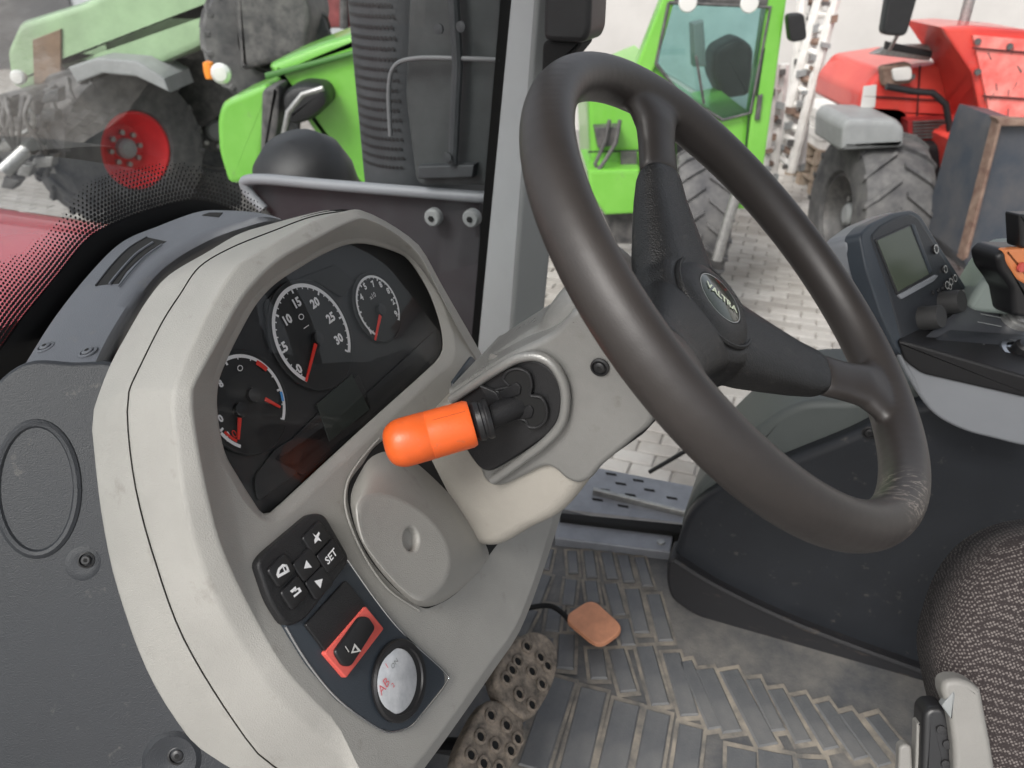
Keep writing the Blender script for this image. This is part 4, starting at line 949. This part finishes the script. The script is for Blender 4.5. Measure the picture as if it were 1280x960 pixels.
# lower cream housing
lowpx = [(478, 560), (500, 540), (560, 520), (600, 545), (660, 500), (770, 520), (762, 560), (748, 590), (701, 645), (660, 670), (626, 687), (608, 688), (590, 700), (540, 650), (480, 590)]
lp = cr([(x, y, 0) for x, y in ((500, 560), (540, 520), (600, 490), (690, 450), (790, 490), (770, 560), (745, 592), (702, 645), (660, 668), (628, 686), (606, 689), (580, 680), (545, 652), (508, 606))], 5)
slab('lower_housing', [K(p.x, p.y, .527) for p in lp], -R, .125, .016, M['cream_warm'], co, seg=6)
# pivot boss: lofted dome toward the viewer
bpx = cr([(x, y, 0) for x, y in ((466, 572), (450, 594), (440, 618), (441, 642), (451, 674), (472, 708), (499, 738), (523, 756), (549, 753), (578, 733), (602, 707), (609, 688), (580, 640), (530, 588), (494, 566))], 5)
bpx = resample(bpx+[bpx[0]], 80); bcx = V((512, 665, 0))
def bD(L, k, o): return [D(bcx.x+(p.x-bcx.x)*k, bcx.y+(p.y-bcx.y)*k, o) for p in L]
fpx = cr([(x, y, 0) for x, y in ((462, 614), (448, 622), (444, 642), (453, 678), (476, 710), (502, 738), (525, 753), (546, 744), (560, 726), (566, 703), (560, 676), (540, 648), (515, 629), (486, 616))], 5)
fpx = resample(fpx+[fpx[0]], 80); fc = V((508, 680, 0))
def fD(k, o): return [D(fc.x+(p.x-fc.x)*k, fc.y+(p.y-fc.y)*k, o) for p in fpx]
b0 = bD(bpx, 1.015, .004); b1 = bD(bpx, 1.015, .014)
f1 = fD(1.0, .040)
hc = D(515, 674, .0450)
def hole(r_, o):
    out = []
    for p in fD(.80, .0450):
        d_ = p-hc; d_ = (d_-ND*d_.dot(ND)).normalized(); out.append(hc+d_*r_+ND*o)
    return out
ringsb = [b0, b1, [a.lerp(c_, .5)+ND*.003 for a, c_ in zip(b1, f1)], [a.lerp(c_, .85)+ND*.0025 for a, c_ in zip(b1, f1)], fD(.985, .0435), fD(.95, .0448), fD(.86, .0450), fD(.83, .0445), hole(.0125, -.0005), hole(.0105, -.0008), hole(.0097, -.002), hole(.0092, -.007)]
v, f = loftm(ringsb, True, False, True); mk('pivot_boss', v, f, M['cream'], co, sharp=60, wn=True)
# upper grey shroud (silver grey, catches light)
upx = [(566, 496), (600, 470), (640, 444), (690, 418), (720, 402), (760, 400), (800, 440), (822, 520), (800, 540), (751, 583), (735, 600), (722, 610), (700, 604), (680, 590)]
sh = cr([(x, y, 0) for x, y in ((560, 496), (566, 486), (600, 464), (640, 441), (690, 416), (725, 384), (775, 400), (806, 460), (818, 522), (790, 552), (753, 583), (738, 600), (722, 606), (706, 600), (692, 588), (678, 586), (652, 598), (630, 608), (614, 608), (602, 596), (590, 560))], 5)
slab('upper_shroud', [K(p.x, p.y, .520) for p in sh], -R, .118, .006, M['shroud'], co, seg=6)
# top face of the shroud, a raised spine
tp = cr([(x, y, 0) for x, y in ((602, 462), (608, 452), (640, 430), (664, 414), (674, 398), (700, 366), (740, 350), (790, 420), (720, 440), (640, 470))], 5)
slab('top_spine', [K(p.x, p.y, .540) for p in tp], -R, .08, .02, M['shroud'], co, seg=6)
# pale lips round the lever gate
tube('gate_lip', cr([K(*S4(*p), .5145) for p in ((462, 318), (560, 252), (640, 200), (720, 156), (800, 145), (866, 178), (908, 250), (918, 330), (900, 415), (838, 488), (742, 560), (660, 618), (625, 640))], 6, False), .0042, M['shroud'], co, n=12)
screw(co, K(*S4(1055, 190), .5185), -R, .0045)
# lever gate plate
gp = cr([(*S4(x, y), 0) for x, y in ((478, 318), (540, 275), (620, 225), (700, 172), (770, 158), (840, 180), (890, 240), (905, 310), (893, 400), (850, 460), (760, 525), (680, 575), (620, 606), (580, 598), (545, 560), (510, 500), (480, 400))], 5)
gt = slab('lever_gate', [K(p.x, p.y, .5165) for p in gp], -R, .01, .003, M['pod'], co, seg=4)
rec = cr([(*S4(x, y), 0) for x, y in ((600, 380), (650, 300), (640, 280), (690, 265), (670, 235), (690, 205), (730, 195), (770, 215), (782, 260), (778, 300), (820, 310), (842, 350), (838, 400), (805, 428), (770, 425), (755, 400), (700, 400), (640, 430), (605, 425))], 5)
gw = slab('gate_slot', [K(p.x, p.y, .5128) for p in rec], -R, .004, .0008, M['gap'], gt, smooth=False)
slot_lip = [K(p.x, p.y, .5128) for p in rec]; v, f = tubem(slot_lip+[slot_lip[0]], .0013, 8); mk('slot_lip', v, f, M['pod'], gt)
slab('gate_tooth', rnd([K(*S4(*p), .5112) for p in ((650, 290), (720, 250), (740, 268), (735, 300), (665, 320))], .002), -R, .003, .0008, M['blackmatte'], gt)
slab('gate_tooth', rnd([K(*S4(*p), .5112) for p in ((720, 370), (775, 340), (790, 360), (782, 392), (735, 400))], .002), -R, .003, .0008, M['blackmatte'], gt)
slab('gate_block', rnd([K(*S4(*p), .5112) for p in ((570, 260), (640, 290), (660, 330), (620, 350), (590, 310))], .003), -R, .003, .001, M['pod'], gt)

# ---- orange lever
lv = thing('shuttle_lever', 'black column lever with a bright orange rounded knob', 'lever', K(630, 515, .51))
r0 = ray(632, 512); base_ = K(648, 506, .518)
def at_r(px, py, r_): return K(px, py, r_)
tip = at_r(494, 556, .449); neck = at_r(597, 527, .488)
ax = (tip-neck).normalized()
tube('lever_arm', [base_, neck+ax*(-.006), neck+ax*.004], [.0105, .010, .009], M['blackmatte'], lv, n=18)
lathe('lever_collar', neck-ax*.012, ax, [(.012, 0), (.0165, .001), (.0172, .004), (.0165, .0055), (.0158, .006), (.0158, .008), (.0168, .009), (.0165, .013), (.0135, .016), (.013, .02)], M['black'], lv, n=36)
Lk = (tip-neck).length
KR = .0200
prof = [(.0125, 0), (KR*.93, .0006), (KR*1.0, .004)]
prof += [(KR*1.005, Lk*.46), (KR*1.015, Lk*.52), (KR*1.0, Lk*.523), (KR*1.0, Lk*.535), (KR*1.015, Lk*.54), (KR*1.02, Lk*.82)]
for k in range(1, 9):
    a = PI/2*k/8; prof.append((max(.0001, KR*1.02*math.cos(a)**.62), Lk*.82+.0175*math.sin(a)**1.0))
lathe('knob', neck+ax*.004, ax, prof, M['orange'], lv, n=56, sharp=50)
# mould seam along the knob
x_, y_ = perp(ax)
best = max([(math.cos(t)*x_+math.sin(t)*y_ for t in [k*.1 for k in range(63)])][0], key=lambda q: q.dot(U)*.9+q.dot((CAM-tip).normalized())*.6)
tube('mould_seam', [neck+ax*.008+best*KR*1.003, neck+ax*Lk*.50+best*KR*1.006], .00022, mat('seam_dark_orange', (.35, .05, .01), .6), lv, n=6)

# ================================================================== STEERING WHEEL
WC = CAM+V((.1774, .5542, -.2293)); WN = V((.633, -.266, .727)).normalized(); WR = .2; WT = .0187
sw_ = thing('steering_wheel', 'dark brown leather rimmed steering wheel with black three-armed hub', 'steering wheel', WC)
def WP(px, py, o=0.): return hit(px, py, WC+WN*o, WN)
SCR = tuple(WP(1120, 640))
M['rim'] = rimmat()
dU = (WP(828, 160)-WC); dU.normalize(); dR = (WP(1100, 492)-WC).normalized()
wx = dU; wy = WN.cross(wx).normalized()
rings = []
for i in range(96):
    a = 2*PI*i/96; d = wx*math.cos(a)+wy*math.sin(a); c = WC+d*WR
    rings.append([c+d*(WT*.92*math.cos(t))+WN*(WT*1.06*math.sin(t)) for t in [2*PI*j/28 for j in range(28)]])
rings.append(rings[0]); RV, RF = loftm(rings, True)
HD = -.030      # hub recess below the rim plane
def superring(c, ux, uy, a, b_, n=28, e=2.6):
    out = []
    for j in range(n):
        t = 2*PI*j/n; cx, sx = math.cos(t), math.sin(t)
        out.append(c+ux*(a*abs(cx)**(2/e)*(1 if cx > 0 else -1))+uy*(b_*abs(sx)**(2/e)*(1 if sx > 0 else -1)))
    return out
def fused(name, mb, mat_, parent, voxel, it):
    """melt the overlapping closed shapes of one moulded piece into one skin"""
    o = mb.build('t', mat_, None); rm = o.modifiers.new('r', 'REMESH'); rm.mode = 'VOXEL'; rm.voxel_size = voxel; rm.use_smooth_shade = True
    sm = o.modifiers.new('s', 'SMOOTH'); sm.factor = .6; sm.iterations = it
    dg = bpy.context.evaluated_depsgraph_get(); me = bpy.data.meshes.new_from_object(o.evaluated_get(dg)); loc = o.location.copy()
    bpy.data.objects.remove(o); me.name = name
    for p in me.polygons: p.use_smooth = True
    n = bpy.data.objects.new(name, me); COL.objects.link(n); n.parent = parent; n.location = loc-wloc(parent); return n
third = -(dU+dR).normalized(); dirs = [dU, dR, third]
rimb = MB().add(RV, RF); hubb = MB()
hubc = WC+WN*HD
for d in dirs:
    s = WN.cross(d).normalized()
    pts = [(.00, HD-.024, .050, .026), (.03, HD-.021, .046, .025), (.055, HD-.016, .041, .0235), (.08, HD-.009, .035, .0205), (.105, HD-.001, .0295, .0165), (.122, HD+.006, .0255, .0140), (.128, HD+.009, .0225, .0115)]
    hubb.add(*loftm([superring(WC+d*a+WN*h, s, WN, w, t) for a, h, w, t in pts], True, True, True))
    pts = [(.126, HD+.009, .0205, .0105), (.130, HD+.010, .0225, .0122), (.150, HD+.018, .0215, .0122), (.165, HD+.025, .0235, .0124), (.176, -.002, .031, .0120), (.184, 0, .041, .0108), (.190, 0, .050, .0080)]
    rimb.add(*loftm([superring(WC+d*a+WN*h, s, WN, w, t, e=2.2) for a, h, w, t in pts], True, True, True))
prof = [(.0001, -.090), (.036, -.088), (.046, -.078), (.054, -.060), (.058, -.035), (.058, -.014), (.053, -.003), (.047, .001), (.0445, .001), (.0001, .001)]
hubb.add(*lathem(hubc, WN, prof, 64))
fused('rim', rimb, M['rim'], sw_, .0019, 10)
fused('hub', hubb, M['hub'], sw_, .0013, 9)
prof = [(.0440, -.004), (.0440, .0030), (.0428, .0046), (.0414, .0044), (.0402, .0024), (.038, .0040), (.033, .0066), (.028, .0080), (.0245, .0084), (.0240, .0070), (.0001, .0070)]
lathe('hub_disc', hubc, WN, prof, M['hub'], sw_, n=64, sharp=35)
ed = hubc+WN*.0070
lathe('emblem_disc', ed, WN, [(.0232, 0), (.0230, .0012), (.0215, .0020), (.0001, .0026)], mat('black_green_emblem', (.02, .028, .018), .25, coat=.5), sw_, n=48)
v, f = loftm([[ed+WN*.0014+(wx*math.cos(t)+wy*math.sin(t))*r_ for t in [2*PI*k/48 for k in range(48)]] for r_ in (.0236, .0229, .0222)], True)
mk('emblem_ring', v, f, M['steel'], sw_)
tx = (WP(940, 396, HD)-WP(884, 344, HD)).normalized(); ty = WN.cross(tx).normalized()
text('emblem_lettering', 'VALTRA', ed+WN*.0028-ty*.001, tx, ty, .0096, mat('silver_green_letters', (.62, .68, .50), .35, metal=.2), sw_, bold=.03)
# shaft cover below hub
lathe('column_collar', WC+WN*(HD-.16), WN, [(.060, 0), (.058, .04), (.050, .075), (.042, .10)], M['blackmatte'], sw_, n=48)

# ================================================================== PEDALS, PAD, CABLE
NP = (-F*.62+U*.78).normalized()
def pedal(cpx, outl, label):
    pp = CAM+ray(*cpx)*((CZ-.86-CZ)/ray(*cpx).z)
    th = thing('pedal', label, 'pedal', pp, 'two foot pedals under the dashboard')
    H = lambda x, y, o=0.: hit(x, y, pp+NP*o, NP)
    o = cr([(x, y, 0) for x, y in outl], 5)
    slab('pedal_pad', [H(p.x, p.y) for p in o], NP, .022, .006, M['pedal'], th, seg=4)
    cx = sum(p[0] for p in outl)/len(outl); cy = sum(p[1] for p in outl)/len(outl)
    return th, H, pp
S3p = lambda L: [S3(*p) for p in L]
t1, H1, pp1 = pedal((660, 842), S3p([(1030, 478), (1085, 492), (1122, 540), (1120, 620), (1090, 700), (1035, 780), (985, 770), (930, 720), (900, 650), (915, 590), (960, 520)]), 'upper dusty rubber pedal pad, nearer the far sill')
t2, H2, pp2 = pedal((608, 930), S3p([(890, 718), (960, 740), (1005, 800), (1000, 880), (960, 960), (900, 1050), (820, 1040), (770, 960), (775, 900), (810, 820), (850, 750)]), 'lower dusty rubber pedal pad at the bottom edge of the photo')
for th, H, cs_ in ((t1, H1, [(1012, 532), (1060, 570), (1085, 600), (980, 585), (1030, 620), (940, 645), (985, 700), (1030, 738), (1065, 665), (960, 615)]),
                   (t2, H2, [(885, 775), (940, 810), (980, 858), (848, 850), (900, 880), (955, 900), (815, 915), (860, 945), (915, 960)])):
    for a, b_ in cs_:
        c = H(*S3(a, b_), .0005)
        st_ = lathe('stud_ring', c, NP, [(.0095, 0), (.009, .0025), (.0065, .003), (.0055, .0005), (.0001, .0003)], M['pedal'], th, n=16)
        lathe('stud_hole', c+NP*.0006, NP, [(.0052, 0), (.005, .0003), (.0001, .0003)], M['gap'], st_, n=12)
tube('pedal_arm', [pp1-NP*.02, pp1-NP*.06+F*.05, pp1+F*.2+U*.18], .012, M['blackmatte'], t1, n=10)
tube('pedal_arm', [pp2-NP*.02, pp2-NP*.06+F*.05, pp2+F*.2+U*.18], .012, M['blackmatte'], t2, n=10)
pdp = rnd([Z(*p, FZ+.035) for p in ((703, 771), (740, 747), (782, 785), (749, 809))], .022, 6)
tag(slab('peach_pad', pdp, U, .008, .003, M['peach'], seg=4), 'flat peach coloured square pad with rounded corners on the floor mat', 'pad')
tag(tube('black_cable', cr([Z(*p, FZ+.03) for p in ((630, 768), (660, 760), (685, 757), (700, 764), (712, 776))], 6, False), .0045, M['gap']), 'short black cable leading to the peach pad', 'cable')
# dark underside behind the dashboard (firewall)
fw = thing('firewall_trim', 'black trim under the dashboard behind the pedals', 'panel', T(.5, .4, 1.3))
slab('trim_panel', [T(.2, .42, FZ), T(.72, .42, FZ), T(.72, .36, FZ+.45), T(.2, .36, FZ+.45)], -F, .05, .01, M['blackmatte'], fw)

# ================================================================== RIGHT CONSOLE
cn = thing('side_console', 'large dark grey moulded side console beside the seat', 'console', T(1.05, -.2, FZ))
sdp = cr([(x, y, 0) for x, y in ((838, 738), (838, 710), (846, 680), (862, 640), (900, 611), (980, 577), (1060, 545), (1130, 512), (1200, 500), (1330, 500), (1400, 700), (1330, 960), (1150, 866), (1000, 815), (900, 780), (852, 757))], 6)
topA = cr([(862, 640, 0), (900, 611, 0), (980, 577, 0), (1060, 545, 0), (1130, 515, 0), (1330, 500, 0)], 6, False)
slab('console_side', [K(p.x, p.y, 1.03) for p in sdp], -R, .22, .014, M['darkgrey'], cn, seg=5)
tq = cr([(x, y, 0) for x, y in ((852, 668), (870, 610), (935, 545), (1000, 506), (1080, 500), (1180, 470), (1180, 540), (1060, 560), (980, 590), (900, 625))], 6)
slab('console_top', [K(p.x, p.y, 1.06) for p in tq], (-R*.8+U*.6).normalized(), .12, .01, mat('lit_green_grey_plastic', (.10, .112, .108), .5, bump=.3, bscale=900, var=.06), cn, seg=4) if False else slab('console_top', [K(p.x, p.y, 1.055) for p in tq], -R, .18, .012, mat('lit_green_grey_plastic', (.085, .096, .092), .5, bump=.3, bscale=900, var=.06), cn, seg=4)  # paler than the side: daylight on the console top is put into this colour
sk = cr([(x, y, 0) for x, y in ((836, 742), (833, 715), (842, 700), (900, 735), (1000, 782), (1150, 838), (1330, 900), (1330, 960), (1150, 870), (1000, 822), (900, 786), (850, 758))], 5)
slab('console_skirt', [K(p.x, p.y, 1.012) for p in sk], -R, .05, .008, M['dusty'], cn, seg=4)
tube('skirt_edge', cr([K(*p, 1.012) for p in ((842, 700), (900, 735), (1000, 782), (1150, 838), (1330, 900))], 6, False), .005, M['dusty'], cn, n=10)
screw(cn, K(1087, 541, 1.026), -R, .006)
# armrest console (light grey lower shell, black edge, panel)
arm = thing('armrest_console', 'light grey armrest console with black control panel top', 'console', K(1220, 500, .95))
RA = .93
lw = cr([(x, y, 0) for x, y in ((1104, 420), (1122, 428), (1146, 450), (1200, 466), (1300, 490), (1300, 556), (1235, 548), (1192, 534), (1160, 512), (1132, 470), (1110, 425))], 5)
slab('lower_shell', [K(p.x, p.y, RA) for p in lw], -R, .16, .006, M['lightgrey'], arm, seg=4)
bk_ = rnd([K(*p, RA-.006) for p in ((1120, 425), (1143, 430), (1300, 476), (1300, 502), (1152, 468), (1130, 452))], .008)
slab('panel_edge', bk_, -R, .17, .004, M['blackmatte'], arm)
pz = K(1143, 434, RA-.004); 
NPA = (U*.93-F*.25-R*.2).normalized()
HA = lambda x, y, o=0.: hit(x, y, pz+NPA*o, NPA)
slab('control_panel', [HA(*p) for p in ((1142, 432), (1196, 388), (1232, 360), (1300, 350), (1320, 474), (1290, 470))], NPA, .01, .002, mat('grey_control_panel', (.055, .058, .065), .28, bump=.2, bscale=900), arm)
slab('panel_field', rnd([HA(*p, .0012) for p in ((1168, 424), (1188, 412), (1300, 420), (1300, 458))], .004), NPA, .002, .0004, M['darkgrey'], arm)
for a in (((1200, 434), (1250, 444)), ((1230, 430), (1231, 447)), ((1226, 392), (1256, 398)), ((1222, 402), (1252, 408))):
    p0, p1 = HA(*a[0], .0018), HA(*a[1], .0018); d = (p1-p0).normalized(); s = NPA.cross(d)*.0007
    slab('printed_line', [p0-s, p1-s, p1+s, p0+s], NPA, .0004, .0001, M['mudguard'], arm, smooth=False)
lathe('selector_ring', HA(1272, 441, .002), NPA, [(.022, 0), (.021, .003), (.016, .0035), (.014, .0), (.0001, 0)], M['chrome'], arm, n=28)
lathe('selector_knob', HA(1276, 440, .003), NPA, [(.0125, 0), (.012, .010), (.009, .013), (.0001, .014)], M['black'], arm, n=24)
# terminal
TW = V((math.sin(math.radians(49.6)), math.cos(math.radians(49.6)), 0)); TNH = V((TW.y, -TW.x, 0))
tau = math.radians(27)
TN = (TNH*math.cos(tau)+U*math.sin(tau)).normalized()
tm = thing('display_terminal', 'grey control terminal with small green-grey screen and two knobs', 'display terminal', K(1140, 350, .93))
tp0 = K(1137, 436, RA+.01)
TP = lambda x, y, o=0.: hit(x, y, tp0+TN*o, TN)
S6 = lambda x, y: (1020+x/3, 240+y/3)
facep = [(205, 165), (240, 125), (300, 92), (355, 78), (385, 95), (470, 230), (578, 395), (572, 412), (470, 488), (372, 572), (350, 600), (325, 560), (270, 360)]
slab('terminal_face', rnd([TP(*S6(*p)) for p in facep], .006, 3), TN, .018, .003, M['darkgrey'], tm)
shl = [(165, 160), (205, 118), (290, 78), (360, 66), (392, 84), (480, 225), (590, 395), (470, 500), (372, 590), (352, 620), (310, 600), (250, 470), (190, 290)]
slab('terminal_rim', rnd([TP(*S6(*p), -.0015) for p in shl], .008, 3), TN, .02, .003, M['bluegrey'], tm)
sh2 = [(120, 185), (135, 160), (200, 112), (290, 74), (350, 72), (440, 240), (500, 400), (420, 560), (330, 600), (215, 430), (150, 300)]
slab('terminal_shell', rnd([TP(*S6(*p), -.016) for p in sh2], .008, 3), TN, .03, .006, M['lightgrey'], tm)
sc = slab('screen_bezel', rnd([TP(*S6(*p), .0012) for p in ((222, 178), (358, 118), (440, 308), (305, 388))], .003), TN, .003, .0006, M['pod'], tm)
slab('screen', [TP(*S6(*p), .0016) for p in ((230, 182), (352, 128), (424, 308), (308, 374))], TN, .001, .0002, M['lcdscreen'], sc, smooth=False)
slab('silver_strip', rnd([TP(*S6(*p), .0022) for p in ((308, 386), (448, 310), (460, 314), (440, 336), (322, 402))], .002), TN, .003, .0006, M['lightgrey'], tm)
slab('side_key', rnd([TP(*S6(*p), .002) for p in ((358, 120), (372, 122), (436, 295), (428, 308))], .002), TN, .003, .0006, M['bluegrey'], tm)
for a, b_, r_ in ((445, 215, .0062), (480, 290, .0052), (486, 350, .0056), (500, 338, .0052), (516, 324, .0052), (545, 378, .004), (438, 378, .003), (458, 370, .003), (474, 362, .003), (497, 356, .0045)):
    c = TP(*S6(a, b_), .001); bt = lathe('key', c, TN, [(r_, 0), (r_*.95, .0014), (r_*.8, .0018), (.0001, .0020)], M['pod'], tm, n=20)
    if r_ > .0035:
        v, f = loftm([[c+TN*.0022+(TW*math.cos(t)+TN.cross(TW)*math.sin(t))*q for t in [2*PI*k/20 for k in range(20)]] for q in (r_*.92, r_*.74)], True); mk('key_print', v, f, M['lampglass'], bt, smooth=False)
for a, b_ in ((398, 475), (476, 418)):
    c = TP(*S6(a, b_), 0); lathe('rotary_knob', c, TN, [(.0155, 0), (.0150, .004), (.0142, .020), (.0135, .023), (.0001, .0235)], M['knob'], tm, n=32)
# joystick at the frame edge
js = thing('joystick', 'black joystick with orange top at the right edge', 'joystick', HA(1272, 400))
NJ = (-R*.75-F*.55+U*.1).normalized(); pj = HA(1266, 400, .02)
HJ = lambda x, y, o=0.: hit(x, y, pj+NJ*o, NJ)
slab('joystick_grip', rnd([HJ(*p) for p in ((1246, 322), (1256, 312), (1300, 312), (1300, 400), (1268, 396), (1266, 362), (1250, 340))], .006), NJ, .04, .006, M['black'], js)
slab('joystick_cap', rnd([HJ(*p, .002) for p in ((1256, 312), (1300, 310), (1300, 366), (1272, 350), (1258, 328))], .005), NJ, .01, .004, mat('faded_orange_plastic', (.75, .26, .10), .4), js)
lathe('joystick_button', HJ(1276, 334, .004), NJ, [(.006, 0), (.0055, .003), (.0001, .0035)], M['redframe'], js, n=16)
slab('joystick_stem', rnd([HJ(*p, .001) for p in ((1274, 268), (1300, 268), (1300, 312), (1276, 310))], .004), NJ, .02, .003, M['black'], js)
lathe('joystick_boot', HA(1268, 402, .0), NPA, [(.018, 0), (.017, .006), (.014, .007), (.015, .012), (.012, .014), (.013, .020), (.010, .03)], M['steel'], js, n=28)
slab('window_ledge', [K(*p, 1.12) for p in ((1206, 362), (1244, 338), (1246, 344), (1212, 376))], -R, .02, .002, M['white'], arm)
# white-green hood behind joystick
slab('rear_cowl', rnd([K(*p, 1.05) for p in ((1206, 384), (1226, 352), (1250, 330), (1300, 330), (1300, 400), (1212, 392))], .02), -R, .1, .01, mat('pale_green_grey_plastic', (.24, .28, .26), .45), arm)

# ================================================================== SEAT
se = thing('seat', 'driver seat cushion in brown and white woven fabric at the lower right', 'seat', CAM+V((.5, .55, -.7)))
NS = (U*.42-R*.72-F*.1).normalized(); ps0 = CAM+ray(1215, 800)*.78
HS = lambda x, y, o=0.: hit(x, y, ps0+NS*o, NS)
so_ = cr([(x, y, 0) for x, y in ((1500, 690), (1400, 668), (1320, 670), (1272, 684), (1236, 708), (1208, 746), (1190, 794), (1182, 836), (1188, 880), (1200, 930), (1220, 1000), (1260, 1070), (1400, 1100), (1500, 1000), (1530, 800))], 6)
SP = [HS(p.x, p.y) for p in so_]
v, f = slabm(SP, NS, .10, .036, 9); mk('cushion', v, f, M['fabric'], se, sharp=0)
lv2 = thing('seat_lever', 'pale grey curved lever on the seat side', 'lever', HS(1210, 900, .03))
lpx = cr([(x, y, 0) for x, y in ((1178, 866), (1182, 852), (1202, 850), (1222, 860), (1230, 880), (1246, 1000), (1200, 1000), (1192, 930), (1186, 890))], 5)
slab('lever_body', [HS(p.x, p.y, .045) for p in lpx], NS, .022, .006, M['seatlever'], lv2, seg=5)
slab('lever_notch', rnd([HS(*p, .0455) for p in ((1177, 882), (1192, 864), (1194, 868), (1190, 900), (1184, 892))], .002), NS, .01, .001, M['pillar2'], lv2)
bx = thing('seat_bracket', 'black bracket block with a steel clip below the seat lever', 'bracket', HS(1165, 930, .02))
slab('bracket_block', rnd([HS(*p, .03) for p in ((1154, 892), (1162, 884), (1182, 884), (1190, 900), (1196, 1000), (1150, 1000))], .006), NS, .03, .006, M['black'], bx)
for a, b_ in ((1176, 912), (1184, 930), (1182, 955)):
    lathe('bolt', HS(a, b_, .0305), NS, [(.0045, 0), (.0042, .002), (.0001, .0022)], M['pod'], bx, n=14)
slab('steel_clip', rnd([HS(*p, .02) for p in ((1146, 905), (1151, 903), (1152, 1000), (1143, 1000))], .001), NS, .015, .002, M['seatlever'], bx)
slab('steel_clip', rnd([HS(*p, .018) for p in ((1124, 934), (1132, 930), (1140, 934), (1143, 1000), (1122, 1000))], .003), NS, .012, .003, M['seatlever'], bx)
